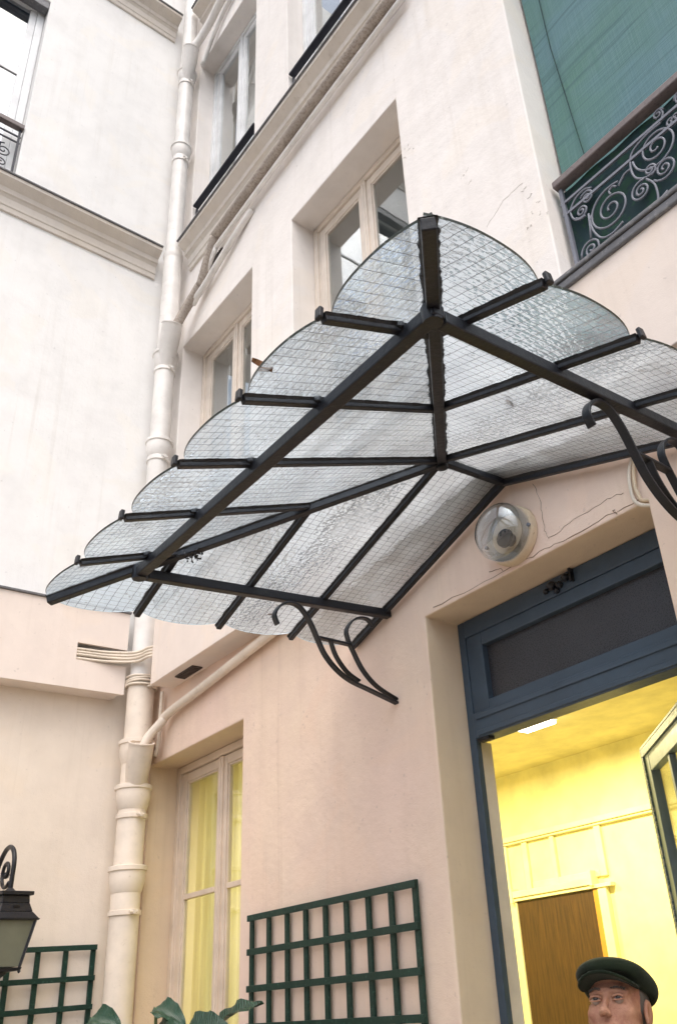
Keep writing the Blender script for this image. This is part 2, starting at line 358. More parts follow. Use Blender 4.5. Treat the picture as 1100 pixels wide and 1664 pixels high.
def wall_mesh(us, zs, holes, mapf, depth, zsplit=None):
    """solid wall sheet with rectangular openings, all on one grid; mapf(u, d, z) -> world"""
    us = sorted(set(us+[h[0] for h in holes]+[h[1] for h in holes])); zs = sorted(set(zs+[h[2] for h in holes]+[h[3] for h in holes]))
    nu, nz = len(us)-1, len(zs)-1
    def solid(i, j):
        if not (0 <= i < nu and 0 <= j < nz): return False
        uc = (us[i]+us[i+1])/2; zc = (zs[j]+zs[j+1])/2
        return not any(h[0] < uc < h[1] and h[2] < zc < h[3] for h in holes)
    mb = MB(); idx = {}
    def V(i, j, d):
        k = (i, j, d)
        if k not in idx: idx[k] = len(mb.v); mb.v.append(tuple(mapf(us[i], d, zs[j])))
        return idx[k]
    def F(f, j, rev=False):
        up_ = zsplit is not None and (zs[j]+zs[j+1])/2 > zsplit
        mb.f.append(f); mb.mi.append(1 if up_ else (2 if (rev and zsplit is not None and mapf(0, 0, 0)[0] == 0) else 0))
    for i in range(nu):
        for j in range(nz):
            if not solid(i, j): continue
            F((V(i,j,0), V(i+1,j,0), V(i+1,j+1,0), V(i,j+1,0)), j); F((V(i,j+1,depth), V(i+1,j+1,depth), V(i+1,j,depth), V(i,j,depth)), j)
            if not solid(i-1, j): F((V(i,j,0), V(i,j+1,0), V(i,j+1,depth), V(i,j,depth)), j, True)
            if not solid(i+1, j): F((V(i+1,j,0), V(i+1,j,depth), V(i+1,j+1,depth), V(i+1,j+1,0)), j, True)
            if not solid(i, j-1): F((V(i,j,0), V(i,j,depth), V(i+1,j,depth), V(i+1,j,0)), j, True)
            if not solid(i, j+1): F((V(i,j+1,0), V(i+1,j+1,0), V(i+1,j+1,depth), V(i,j+1,depth)), j, True)
    return mb

# ------------------------------------------------------------------ setting: ground
XB, TH = -3.19, .26
g = MB().box(-9, 9, -9, 9, -.3, 0).build('courtyard_ground', 'ground'); g['kind'] = 'structure'

# ------------------------------------------------------------------ main building (wall A, facing -Y)
main = thing('apartment_building', 'cream courtyard facade with pink beige ground floor, entrance door and tall windows', 'building', (.5, .2, 0))
GW = (-3.06, -1.99, .9, 2.90)                      # ground floor window
DW = (-.55, .55, -.2, 2.94)                        # entrance
FW1 = (-2.98, -1.97, 4.15, 6.06); FW2 = (-1.48, -.41, 4.15, 6.07); FG = (.41, 1.55, 3.86, 6.55)
SW1 = (-2.98, -1.97, 7.10, 9.50); SW2 = (-1.50, -.45, 7.10, 9.50); SW3 = (.42, 1.5, 7.10, 9.50)
holesA = [GW, DW, FW1, FW2, FG, SW1, SW2, SW3]
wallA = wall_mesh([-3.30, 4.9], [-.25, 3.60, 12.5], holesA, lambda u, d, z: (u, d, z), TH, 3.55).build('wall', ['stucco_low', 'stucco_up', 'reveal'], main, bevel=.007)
for z in (2.90, 3.02):   pass
def slab(name, z0, z1, mats): return MB().box(-3.5, 4.8, TH+.002, 3.6, z0, z1).build(name, mats, main)
slab('ceiling_slab', 2.90, 3.05, 'interior_ceiling'); slab('floor_slab', 3.45, 3.6, 'plain_interior'); slab('ceiling_slab', 6.45, 6.6, 'plain_interior'); slab('floor_slab', 6.85, 7.0, 'plain_interior'); slab('ceiling_slab', 9.8, 9.95, 'plain_interior')
slab('roof_slab', 12.5, 12.65, 'zinc'); slab('floor_slab', -.16, -.04, 'wood')
MB().box(-3.5, 4.8, 2.40, 2.5, -.2, 2.9).build('room_wall', 'interior', main)
MB().box(1.5, 1.6, TH, 2.4, -.2, 2.9).build('room_wall', 'interior', main)
MB().box(-3.45, -3.32, TH, 2.4, -.2, 2.9).build('room_wall', 'interior', main)
MB().box(-3.5, 4.8, 3.0, 3.1, 3.6, 12.5).build('room_wall', 'plain_interior', main)
# inner skin of the front wall in the room, so that lamp light meets yellow paint
mb = wall_mesh([-3.3, 1.5], [0, 2.9], [(GW[0], GW[1], GW[2], GW[3]-.02), (DW[0], DW[1], 0, 2.5)], lambda u, d, z: (u, TH+.002+d, z), .012); mb.build('wall_lining', 'interior', main)

# cornices: moulded profile swept along the walls
def cornice_prof(z, p):          # (outward, height) profile, p = projection
    return [(0, z-.26), (.018, z-.26), (.022, z-.22), (.030, z-.215), (.034, z-.15), (.050, z-.13), (.062, z-.125), (.066, z-.085), (p*.92, z-.05), (p, z-.045), (p, z-.012), (0, z-.012)]
def cornice(parent, axis, z, p, u0, u1, gap=None):
    prof = cornice_prof(z, p); mb = MB(); cap = MB()
    if axis == 'A':
        mb.prism([(u0, .02-.02-o if o else .01, h) for o, h in prof], (u1-u0, 0, 0)); cap.box(u0, u1, -p-.014, .01, z-.014, z)
    else:
        mb.prism([(XB+o if o else XB-.01, u0, h) for o, h in prof], (0, u1-u0, 0)); cap.box(XB-.01, XB+p+.014, u0, u1, z-.014, z)
    o = mb.build('cornice', 'cornice', parent, bevel=.003); cap.build('flashing', 'zinc', o, bevel=.003)
cornice(main, 'A', 7.06, .125, -2.925, 4.8); cornice(main, 'A', 10.2, .15, -2.925, 4.8)

# boxed-in pipe casing that runs below the first floor, with its zinc-capped ledge
ca = MB().box(-2.82, 4.85, -.145, .01, 3.31, 3.835).build('casing', 'casing', main, bevel=.004)
MB().box(-2.82, 4.85, -.168, .01, 3.836, 3.856).box(-2.815, 4.85, -.160, .005, 3.800, 3.8355).build('ledge', 'zinc', main, bevel=.006)
vg = MB()
for i in range(9): vg.box(-2.60+i*.022, -2.588+i*.022, -.085, -.035, 3.296, 3.309)
vg.box(-2.61, -2.40, -.092, -.028, 3.302, 3.3095); vg.build('vent_grille', 'grille', main)
vg = MB().box(-2.60, -2.40, -.006, .004, 6.50, 6.62)
for i in range(8): vg.box(-2.59+i*.024, -2.578+i*.024, -.012, -.004, 6.505, 6.615)
vg.build('vent_grille', 'grille', main)
# cracks in the plaster over the door
M['scuff'] = m_paint('scuffed_plaster', (.66, .61, .57), .95)
def crack(pts, r=.0022, mat='crack'):
    P = []
    for a, b in zip(pts[:-1], pts[1:]):
        for k in range(5):
            t = k/5; P.append((a[0]+(b[0]-a[0])*t+random.uniform(-.006, .006), -.0005, a[1]+(b[1]-a[1])*t+random.uniform(-.006, .006)))
    P.append((pts[-1][0], -.0005, pts[-1][1])); MB().tube(P, [r*random.uniform(.5, 1.3) for _ in P], 5).build('crack', mat, main)
crack([(.105, 3.24), (.13, 3.16), (.118, 3.06), (.135, 2.99)], .0011); crack([(.135, 2.99), (.26, 3.01), (.40, 3.015), (.47, 3.01)], .0010)
crack([(-.50, 2.957), (-.2, 2.957), (.02, 2.958), (.16, 2.957), (.36, 2.959), (.53, 2.96)], .0014); crack([(-.10, 2.965), (-.17, 2.985)], .0016)
crack([(.08, 4.60), (.20, 4.66), (.32, 4.66)], .0007, 'scuff')
for _ in range(16):
    x, z = random.choice([(.02, 4.98), (.33, 4.45), (.34, 4.60), (-.35, 5.6)]); x += random.gauss(0, .03); z += random.gauss(0, .06); a_ = random.uniform(0, 3); L_ = random.uniform(.008, .03); crack([(x, z), (x+L_*math.cos(a_), z+L_*math.sin(a_))], .0013, 'scuff')
crack([(.42, 2.97), (.43, 2.948)], .0018)

def window(parent, op, y, mat, pane, muntins=(), transom=None, name='window', st=.058, fr=.045, fdep=.06):
    """two-leaf casement in an opening of wall A, with its frame, leaves, panes and meeting bar"""
    x0, x1, z0, z1 = op; e = .003
    f = MB(); f.box(x0+e, x0+fr, y, y+fdep, z0+e, z1-e).box(x1-fr, x1-e, y, y+fdep, z0+e, z1-e).box(x0+fr+.0005, x1-fr-.0005, y, y+fdep, z1-fr, z1-e).box(x0+fr+.0005, x1-fr-.0005, y, y+fdep, z0+e, z0+fr)
    f.box(x0+fr, x0+fr+.012, y+.012, y+fdep-.002, z0+fr, z1-fr)
    w = f.build(name, mat, parent, bevel=.004); xm = (x0+x1)/2
    for a, b in ((x0+fr+.014, xm-.004), (xm+.004, x1-fr-.004)):
        m = MB(); yy = y+.014; d = .04; za, zb = z0+fr+.004, z1-fr-.005
        m.box(a, a+st, yy, yy+d, za, zb).box(b-st, b, yy, yy+d, za, zb).box(a+st+.0003, b-st-.0003, yy+.001, yy+d, zb-st, zb).box(a+st+.0003, b-st-.0003, yy+.001, yy+d, za, za+st*1.3)
        bd = .012   # glazing bead
        m.box(a+st, a+st+bd, yy+.008, yy+.03, za+st*1.3, zb-st).box(b-st-bd, b-st, yy+.008, yy+.03, za+st*1.3, zb-st).box(a+st+bd, b-st-bd, yy+.008, yy+.03, zb-st-bd, zb-st)
        for zz in muntins: m.box(a+st+bd, b-st-bd, yy+.004, yy+d-.004, zz-.014, zz+.014)
        m.build('casement', mat, w, bevel=.003)
        zbr = [za+st*1.3]+sorted(muntins)+[zb-st]
        for q in range(len(zbr)-1): MB().box(a+st*.9, b-st*.9, yy+.018, yy+.022, zbr[q]+(.006 if q else 0), zbr[q+1]-.006).build('pane', pane, w)
    m = MB().box(xm-.022, xm+.022, y+.002, y+.02, z0+fr+.004, z1-fr-.005).tube([(xm, y+.001, z0+fr+.02), (xm, y+.001, z1-fr-.02)], .006, 8); m.build('meeting_bar', mat, w, bevel=.003)
    return w
window(main, GW, .17, 'beige_frame', 'pane', (1.42, 2.16), st=.05)
window(main, FW1, .165, 'cream_frame', 'pane', ()); window(main, FW2, .165, 'cream_frame', 'pane', ())
window(main, SW1, .14, 'white_frame', 'pane', ()); window(main, SW2, .14, 'white_frame', 'pane', ()); window(main, SW3, .14, 'white_frame', 'pane', ())
window(main, (FG[0], FG[1], FG[2]+.01, FG[3]), .22, 'white_frame', 'pane', (), name='french_window')
for op in (FW1, FW2): MB().box(op[0]+.003, op[1]-.003, -.03, .16, op[2]+.002, op[2]+.03).build('window_sill', 'cornice', main, bevel=.005)

# entrance: blue frame with a fixed smoked-glass transom
y0 = .175; f = MB()
f.box(-.547, -.512, y0, y0+.028, -.03, 2.937).box(.503, .547, y0, y0+.075, -.03, 2.937)
f.box(-.5115, .5025, y0, y0+.075, 2.865, 2.937).box(-.5115, .5025, y0-.006, y0+.075, 2.445, 2.545)
f.box(-.5115, -.425, y0+.006, y0+.06, 2.5455, 2.8645).box(.47, .5025, y0+.006, y0+.06, 2.5455, 2.8645).box(-.4245, .4695, y0+.006, y0+.06, 2.81, 2.8645).box(-.4245, .4695, y0+.006, y0+.06, 2.5455, 2.585)
f.box(-.49, .49, y0-.012, y0-.006, 2.452, 2.472).box(-.49, .49, y0-.012, y0-.006, 2.515, 2.535)
MB().box(-.5475, -.526, y0+.0285, TH+.014, -.03, 2.444).build('jamb_lining', 'cream_frame', main, bevel=.002)
df = f.build('door_frame', 'blue', main, bevel=.004)
MB().box(-.43, .475, y0+.035, y0+.042, 2.575, 2.82).build('transom_pane', 'dark_glass', df)
b = MB()
for (x, z, r) in ((-.02, 2.905, .020), (.018, 2.895, .016), (.05, 2.912, .018), (-.05, 2.893, .012), (.002, 2.876, .012)): b.lathe([(r*.2, -r*.6), (r, -r*.2), (r*.8, r*.5), (r*.2, r*.9)], (x, y0-.008, z), (.3, -1, .2), 7)
b.box(.075, .085, y0-.02, y0, 2.885, 2.935); b.build('broken_catch', 'iron', df)
MB().box(-.50, -.44, y0-.004, y0+.03, 2.432, 2.444).build('hinge_plate', 'iron', df)
# the glazed leaf, swung into the room
hp = Vector((.505, .215, 0)); dl = Vector((-.735, .678, 0)).normalized(); nl = Vector((-dl.y, dl.x, 0)); nl = nl if nl.y < 0 else -nl; LW = 1.0
def leafbox(mb, u0, u1, z0, z1, d0, d1):
    c = [hp+dl*u+nl*d for u in (u0, u1) for d in (d0, d1)]
    mb.add([(p.x, p.y, z0) for p in c]+[(p.x, p.y, z1) for p in c], [(0,1,3,2), (4,6,7,5), (0,4,5,1), (1,5,7,3), (3,7,6,2), (2,6,4,0)])
lf = MB(); zt = 2.405
leafbox(lf, 0, .085, .01, zt, -.022, .022); leafbox(lf, LW-.085, LW, .01, zt, -.022, .022); leafbox(lf, .0855, LW-.0855, zt-.10, zt, -.021, .021); leafbox(lf, .0855, LW-.0855, .01, .22, -.021, .021); leafbox(lf, .0855, LW-.0855, .80, .92, -.021, .021)
for k in (1, 2): leafbox(lf, .085+(LW-.17)*k/3-.015, .085+(LW-.17)*k/3+.015, .921, zt-.101, -.016, .016)
leafbox(lf, .09, LW-.09, 1.62, 1.65, -.014, .014); leafbox(lf, .0855, LW-.0855, .2205, .7995, -.008, .008)
dlf = lf.build('door_leaf', 'blue_leaf', main, bevel=.003)
wl_ = MB(); leafbox(wl_, LW+.0005, LW+.012, .01, zt+.01, -.024, .030); leafbox(wl_, -.001, LW, zt+.0005, zt+.012, -.024, .030); leafbox(wl_, 0.02, LW-.001, zt-.03, zt, .0222, .030); leafbox(wl_, LW-.02, LW, .02, zt-.03, .0222, .030); wl_.build('weather_strip', 'blue_worn', dlf, bevel=.002)
pn = MB(); leafbox(pn, .07, LW-.07, .91, zt-.09, -.003, .003); pn.build('pane', 'pane', dlf)
hd = MB(); hq = hp+dl*(LW-.045); hd.tube([(hq.x+nl.x*.02, hq.y+nl.y*.02, 1.05), (hq.x+nl.x*.06, hq.y+nl.y*.06, 1.05), (hq.x+nl.x*.06-dl.x*.10, hq.y+nl.y*.06-dl.y*.10, 1.05)], .009, 8); hd.build('door_handle', 'iron', dlf, True)

# room fittings on the back wall
yb = 2.40
t = MB().box(-3.3, 1.4, yb-.05, yb-.001, 2.44, 2.475).box(-3.3, 1.4, yb-.035, yb-.001, 2.425, 2.4395).build('picture_rail', 'interior_trim', main, bevel=.004)
t = MB()
for x, w in ((-2.53, .05), (-2.335, .045), (-2.085, .035), (-1.70, .05)): t.box(x-w/2, x+w/2, yb-.022, yb-.001, 2.125, 2.424)
t.box(-2.30, -1.73, yb-.018, yb-.001, 2.126, 2.165).box(-2.7, -2.555, yb-.02, yb-.001, 2.06, 2.09); t.build('overdoor_panelling', 'interior_trim', main, bevel=.003)
ido = thing('interior_door', 'brown wood veneer door on the yellow back wall behind the man', 'door', (-2.12, yb-.03, 0))
MB().box(-2.447, -1.795, yb-.03, yb-.004, 0, 2.055).build('door_panel', 'wood', ido, bevel=.003)
MB().box(-2.52, -2.449, yb-.04, yb-.002, 0, 2.058).box(-1.755, -1.69, yb-.04, yb-.002, 0, 2.058).box(-2.72, -1.64, yb-.05, yb-.002, 2.060, 2.082).box(-2.46, -1.78, yb-.062, yb-.002, 2.0825, 2.122).box(-2.475, -2.455, yb-.072, yb-.002, 2.05, 2.14).box(-1.785, -1.765, yb-.072, yb-.002, 2.075, 2.165).build('door_casing', 'interior_trim', ido, bevel=.003)
MB().box(-1.7945, -1.7555, yb-.036, yb-.004, 0, 2.056).build('door_stop', 'orange_lit', ido)
MB().lathe([(.004, 0), (.016, .004), (.016, .01), (.010, .03), (.024, .045), (.022, .065), (.004, .07)], (-1.86, yb-.03, 1.0), (0, -1, 0), 16).build('door_knob', 'iron', ido, True)
# ceiling lamp, lit
def ceiling_lamp(label, x, y, en):
    cl = thing('ceiling_lamp', label, 'lamp', (x, y, 2.9), 'ceiling lamps of the room')
    MB().box(x-.12, x+.12, y-.06, y+.06, 2.868, 2.8995).build('lamp_base', 'white_frame', cl, bevel=.006)
    MB().box(x-.11, x+.11, y-.05, y+.05, 2.848, 2.8675).build('diffuser', 'lamp_lit', cl, bevel=.006)
    ld = bpy.data.lights.new('room_lamp', 'AREA'); ld.energy = en; ld.color = (1.0, .87, .46); ld.shape = 'RECTANGLE'; ld.size = .22; ld.size_y = .10
    lo = bpy.data.objects.new('room_lamp', ld); C.objects.link(lo); lo.location = (x, y, 2.84)
ceiling_lamp('small glowing ceiling lamp seen at the top of the open doorway', -1.30, 1.47, 33)
ceiling_lamp('second ceiling lamp of the room, behind the curtained window', -2.45, 1.35, 22)
# sheer curtain behind the ground floor window
cu = MB(); nx, nz = 90, 8; vs = []; fs = []
for j in range(nz+1):
    for i in range(nx+1):
        x = -3.05+1.05*i/nx; vs.append((x, .33+.014*math.sin(x*62+.3*math.sin(x*17))+.006*math.sin(x*141), .75+2.1*j/nz))
for j in range(nz):
    for i in range(nx): a = j*(nx+1)+i; fs.append((a, a+1, a+nx+2, a+nx+1))
cu.add(vs, fs); co = cu.build('curtain', 'curtain', None, 'all'); tag(co, 'yellow glowing sheer curtain behind the ground floor window', 'curtain')
tag(MB().tube([(-3.08, .345, 2.86), (-1.97, .345, 2.86)], .01, 10).build('curtain_rod', 'rail_top', None, True), 'thin rod carrying the yellow sheer curtain', 'curtain rod')

# ------------------------------------------------------------------ side wing (wall B, facing +X)
wing = thing('side_wing', 'white plastered side wing with moulded cornice meeting the corner drainpipe', 'building', (-3.3, -2.5, 0))
BW = (-2.45, -1.31, 7.10, 9.42)
wall_mesh([-6.0, .5], [-.25, 3.60, 12.5], [BW], lambda u, d, z: (XB-d, u, z), TH, 3.55).build('wall', ['stucco_low_wing', 'stucco_wing'], wing, bevel=.007)
cornice(wing, 'B', 7.07, .135, -5.9, -.19); cornice(wing, 'B', 10.2, .15, -5.9, -.19)
wall_mesh([-5.9, -.205], [3.31, 3.835], [(-.51, -.2045, 3.485, 3.592)], lambda u, d, z: (-3.05-d, u, z), .02).build('casing', 'casing', wing, bevel=.003)
MB().box(XB-.01, -3.0705, -5.9, -.23, 3.312, 3.33).box(XB-.01, -3.0705, -5.9, -.23, 3.81, 3.833).build('casing_batten', 'casing', wing)
MB().box(XB-.01, -3.036, -5.9, -.2, 3.836, 3.850).build('ledge', 'zinc', wing, bevel=.003)
MB().box(XB-3, XB-TH-.002, -6, .5, 6.4, 6.9).box(XB-3, XB-TH-.002, -6, .5, 9.9, 10.3).box(XB-3.1, XB-3, -6, .5, 6, 12).build('floor_slab', 'plain_interior', wing)
# window of the wing
f = MB(); xw = XB-.10
f.box(xw-.06, xw, BW[1]-.06, BW[1]-.003, 7.105, 9.415).box(xw-.06, xw, BW[0]+.003, BW[0]+.06, 7.105, 9.415).box(xw-.06, xw, BW[0]+.0605, BW[1]-.0605, 9.34, 9.415).box(xw-.06, xw, BW[0]+.0605, BW[1]-.0605, 7.105, 7.17)
f.box(xw-.05, xw-.012, BW[1]-.115, BW[1]-.061, 7.171, 9.339).box(xw-.05, xw-.012, BW[0]+.061, BW[0]+.115, 7.171, 9.339).box(xw-.05, xw-.008, -1.93, -1.83, 7.171, 9.339)
w = f.build('window', 'white_frame', wing, bevel=.004)
for a, b in ((BW[0]+.11, -1.925), (-1.835, BW[1]-.11)):
    MB().box(xw-.034, xw-.030, a, b, 7.17, 9.34).build('pane', 'pane_sky', w); MB().box(xw-.045, xw-.02, a, b, 8.46, 8.485).build('glazing_bar', 'white_frame', w)
MB().box(XB-.09, XB-.01, BW[0]+.004, BW[1]-.004, 9.33, 9.416).build('blind_box', 'zinc', w, bevel=.004)
MB().box(XB-.10, XB+.02, BW[0]+.003, BW[1]-.003, 7.102, 7.135).build('window_sill', 'cornice', wing, bevel=.004)

# ------------------------------------------------------------------ rest of the courtyard (behind and beside the camera)
def plain_block(name, label, us, holes, mapf, deep):
    r = thing(name, label, 'building', tuple(mapf((us[0]+us[1])/2, .2, 0)))
    wall_mesh(list(us), [-.25, 3.7], holes, mapf, .3).build('wall', 'stucco_up', r)
    for h in holes:
        q = wall_mesh([h[0]+.003, h[1]-.003], [h[2]+.003, h[3]-.003], [(h[0]+.07, (h[0]+h[1])/2-.03, h[2]+.07, h[3]-.07), ((h[0]+h[1])/2+.03, h[1]-.07, h[2]+.07, h[3]-.07)], lambda u, d, z: mapf(u, .12+d, z), .05).build('window', 'white_frame', r)
        wall_mesh([h[0]+.05, h[1]-.05], [h[2]+.05, h[3]-.05], [], lambda u, d, z: mapf(u, .15+d, z), .01).build('pane', 'dark_glass', q)
    return r
hs_ = [(-2.6, -1.5, .9, 2.8), (-.2, .9, .9, 2.8), (2.2, 3.3, .9, 2.8)]
plain_block('opposite_building', 'plain cream facade closing the courtyard opposite the entrance', (-3.5, 5.2), hs_, lambda u, d, z: (u, -7.0-d, z), .3)
hs2 = [(-4.8, -3.7, .9, 2.8), (-2.6, -1.5, .9, 2.8)]
plain_block('neighbour_building', 'plain cream facade closing the courtyard on the right side', (-6.2, .2), hs2, lambda u, d, z: (5.4+d, u, z), .3)

# ------------------------------------------------------------------ corner drainpipe
PX, PY, PR = -3.02, -.112, .066
dp = thing('drainpipe', 'tall cream cast iron drainpipe in the corner between the two facades', 'drainpipe', (PX, PY, 0))
def pipe_run(z0, z1, mat, r=PR): MB().tube([(PX, PY, z0), (PX, PY, z1)], r, 28).build('pipe_section', mat, dp, True)
def bell(z, mat, r=PR):
    MB().lathe([(r+.001, -.11), (r+.004, -.105), (r+.016, -.055), (r+.018, -.03), (r+.018, 0), (r+.026, .004), (r+.026, .026), (r+.018, .030), (r+.002, .032)], (PX, PY, z), (0,0,1), 28).build('socket', mat, dp, True)
def clamp(z, mat, r=PR):
    m = MB().lathe([(r+.0015, -.014), (r+.008, -.012), (r+.008, .012), (r+.0015, .014)], (PX, PY, z), (0,0,1), 28)
    for sx_, sy_ in ((-1, -.2), (1, .2)):
        m.beam((PX+sx_*(r-.004), PY+sy_*.03, z), (PX+sx_*(r+.030), PY+sy_*.05, z), .012, .022, (0,0,1), .011); m.tube([(PX+sx_*(r+.022), PY-.022+sy_*.03, z), (PX+sx_*(r+.022), PY+.022+sy_*.03, z)], .007, 8)
    m.build('clamp', mat, dp, True)
pipe_run(0, 3.36, 'pipe', .078); pipe_run(3.3, 6.96, 'pipe_up', .070); pipe_run(6.9, 12.3, 'pipe_up', .064)
for z in (.6, 2.30, 2.74, 3.00): bell(z, 'pipe', .078)
for z in (2.09, 2.595, 1.2): clamp(z, 'pipe', .078)
for z in (5.14, 5.93): bell(z, 'pipe_up', .070)
for z in (5.0, 5.79): clamp(z, 'pipe_up', .070)
for z in (8.26, 9.30): bell(z, 'pipe_up', .064)
for z in (8.09, 9.14): clamp(z, 'pipe_up', .064)
MB().lathe([(.066, -.03), (.070, -.03), (.078, .0), (.078, .02), (.066, .022)], (PX, PY, 6.955), (0,0,1), 28).build('socket', 'pipe_up', dp, True)
def branch(z, mat, r, dx=.145, dy=-.035, hh=.27):
    """side inlet cup joined to the pipe by an oblique throat"""
    a = Vector((PX+.02, PY-.005, z-hh)); b = Vector((PX+dx, PY+dy, z)); d = (b-a).normalized(); L = (b-a).length
    MB().lathe([(r*.75, 0), (r*.9, L*.35), (r, L*.6), (r, L*.97), (r*1.06, L*.975), (r*1.06, L), (r*.92, L), (r*.90, L*.9), (.01, L*.9)], a, d, 24).build('branch_inlet', mat, dp, True)
branch(2.985, 'pipe', .070); branch(6.13, 'pipe_up', .072, .16, -.04, .30); branch(9.50, 'pipe_up', .066, .15, -.04, .30)
# slim waste pipes that feed the inlets
def waste(label, pts, r, mat='cable', name='waste_pipe'):
    return tag(MB().tube(smooth_path(pts, 4), r, 12).build(name, mat, None, 'all'), label, 'pipe', None)
waste('slanted beige waste pipe running below the casing into the lower inlet', [(-1.3, -.035, 3.285), (-1.8, -.04, 3.235), (-2.4, -.04, 3.175), (-2.76, -.045, 3.14), (-2.82, -.06, 3.10), (-2.87, -.11, 3.02), (-2.89, -.135, 2.95)], .026, 'pipe')
waste('thick crusty waste pipe bending into the inlet below the first cornice', [(-.2, -.075, 6.79), (-1.2, -.075, 6.75), (-2.30, -.07, 6.70), (-2.42, -.07, 6.66), (-2.60, -.06, 6.40), (-2.64, -.06, 6.38), (-2.80, -.09, 6.24), (-2.86, -.13, 6.10)], .034, 'crust')
waste('slim straight waste pipe just under the thicker one below the cornice', [(-.2, -.05, 6.72), (-1.2, -.05, 6.68), (-2.30, -.05, 6.61), (-2.44, -.05, 6.57), (-2.66, -.05, 6.33), (-2.74, -.05, 6.28)], .018, 'pipe_up')
waste('lowest pale pipe rising over the air vent to the plaster', [(-1.96, -.012, 6.60), (-2.10, -.03, 6.53), (-2.40, -.04, 6.42), (-2.62, -.05, 6.33), (-2.78, -.07, 6.28), (-2.85, -.13, 6.10)], .024, 'pipe_up')
waste('short waste pipe coming down to the topmost inlet of the drainpipe', [(-2.1, -.05, 9.98), (-2.5, -.06, 9.85), (-2.68, -.07, 9.74), (-2.80, -.10, 9.62), (-2.88, -.14, 9.50)], .036, 'pipe_up')
waste('thinner pale pipe beside the topmost waste pipe', [(-2.1, -.03, 9.82), (-2.5, -.03, 9.70), (-2.72, -.04, 9.50), (-2.84, -.05, 9.30)], .02, 'pipe_up')
# cables that cross the cut-out of the casing and wrap the pipe
cb = thing('cable_bundle', 'bundle of pale cables leaving a slot in the casing towards the drainpipe', 'cables', (-3.06, -.3, 3.5))
for k in range(4):
    z = 3.497+k*.0195; dz = random.uniform(-.003, .003)
    MB().tube(smooth_path([(-3.11, -.60, z+.006), (-3.062, -.50, z+.002+dz), (-3.04, -.36, z+dz), (-2.99, -.22, z), (-2.925, -.17, z+dz), (-2.86, -.152, z+.004), (-2.80, -.10, z+.006)], 4), .0088, 8).build('cable', 'cable', cb, 'all')
ct = thing('cable_tie', 'pale cable wound several times round the drainpipe under the slot', 'cables', (PX, PY, 3.38))
P = [(PX+.088*math.cos(a), PY-.0+.088*math.sin(a), 3.345+.018*a/6.283+.004*math.sin(a*1.7)) for a in np.linspace(0, 2*math.pi*4.2, 120)]
MB().tube(P, .008, 6).build('winding', 'cable', ct, 'all')
tag(MB().tube(smooth_path([(-2.90, -.03, 3.31), (-2.905, -.03, 3.15), (-2.905, -.03, 3.02), (-2.94, -.03, 2.93)], 4), .012, 8).build('riser_cable', 'cable', None, 'all'), 'short cable dropping from the casing behind the drainpipe', 'cable')

# ------------------------------------------------------------------ balcony railings
def rail_thing(name, label, plane, x0, x1, z0, z1, mat, topmat, motifs, ht=.045):
    """plane(u, z) -> world; motifs are 2d polylines"""
    r = thing(name, label, 'railing', plane((x0+x1)/2, z0, 0), 'balcony railings')
    def P(u, z, d=0.0): return plane(u, z, d)
    m = MB(); 
    def bar(u0, u1, za, zb, d0, d1):
        c = [P(u, z, d) for u in (u0, u1) for d in (d0, d1) for z in (za, zb)]
        m.add(c, [(0,1,3,2), (4,6,7,5), (0,4,5,1), (2,3,7,6), (0,2,6,4), (1,5,7,3)])
    bar(x0, x1, z1-ht, z1, -.03, .022); m.build('hand_rail', topmat, r, bevel=.005)
    for z in (z1-.125, z1-.19, z0+.05):
        m = MB(); bar(x0+.006, x1-.006, z-.006, z+.006, -.005, .005); m.build('rail', mat, r)
    for u in (x0+.02, x1-.02):
        m = MB(); bar(u-.008, u+.008, z0, z1-.0455, -.008, .008); m.build('post', mat, r)
    for mo in motifs:
        m = MB().tube([P(u, z, 0) for u, z in mo], .0048, 7); m.build('scroll', mat, r, 'all')
    return r
def mirror(ms, c): return ms+[[(2*c-u, z) for u, z in m] for m in ms]
pi = math.pi
mot = [spiral((.645, 4.256), .112, .010, 2.4, R(60), 60, 1),
       [(.56, 4.30)]+smooth_path([(.545, 4.283), (.548, 4.22), (.575, 4.155), (.625, 4.135), (.68, 4.15)], 6),
       spiral((.556, 4.402), .036, .006, 1.8, R(150), 30, -1), spiral((.517, 4.356), .034, .006, 1.8, R(200), 30, 1), smooth_path([(.585, 4.43), (.55, 4.452), (.50, 4.44), (.468, 4.40), (.475, 4.35), (.50, 4.325), (.53, 4.32)], 6),
       spiral((.522, 4.140), .052, .006, 2.0, R(190), 36, -1), spiral((.58, 4.10), .04, .006, 1.7, R(120), 30, 1),
       [(.545, 4.315), (.538, 4.24), (.53, 4.19)],
       spiral((.885, 4.366), .105, .010, 2.4, R(170), 60, 1), smooth_path([(.93, 4.455), (.86, 4.455), (.79, 4.43), (.768, 4.37), (.776, 4.30), (.82, 4.262), (.87, 4.262)], 6),
       spiral((.838, 4.283), .030, .005, 1.7, R(-90), 30, 1), spiral((.893, 4.240), .055, .006, 2.1, R(200), 36, 1), spiral((.782, 4.222), .05, .006, 2.1, R(60), 36, 1), smooth_path([(.815, 4.255), (.84, 4.20), (.835, 4.12), (.80, 4.05), (.76, 3.98)], 6),
       smooth_path([(.70, 4.33), (.735, 4.36), (.765, 4.36)], 5), smooth_path([(.69, 4.335), (.675, 4.35), (.655, 4.34), (.66, 4.32)], 5),
       spiral((.65, 4.02), .06, .008, 2, R(90), 36, -1), spiral((.88, 4.06), .07, .008, 2, R(90), 36, 1), smooth_path([(.93, 4.46), (.95, 4.49), (.945, 4.52)], 4), spiral((.93, 4.505), .026, .005, 1.4, 0, 24, 1), spiral((.965, 4.42), .022, .004, 1.2, 0, 24, 1)]
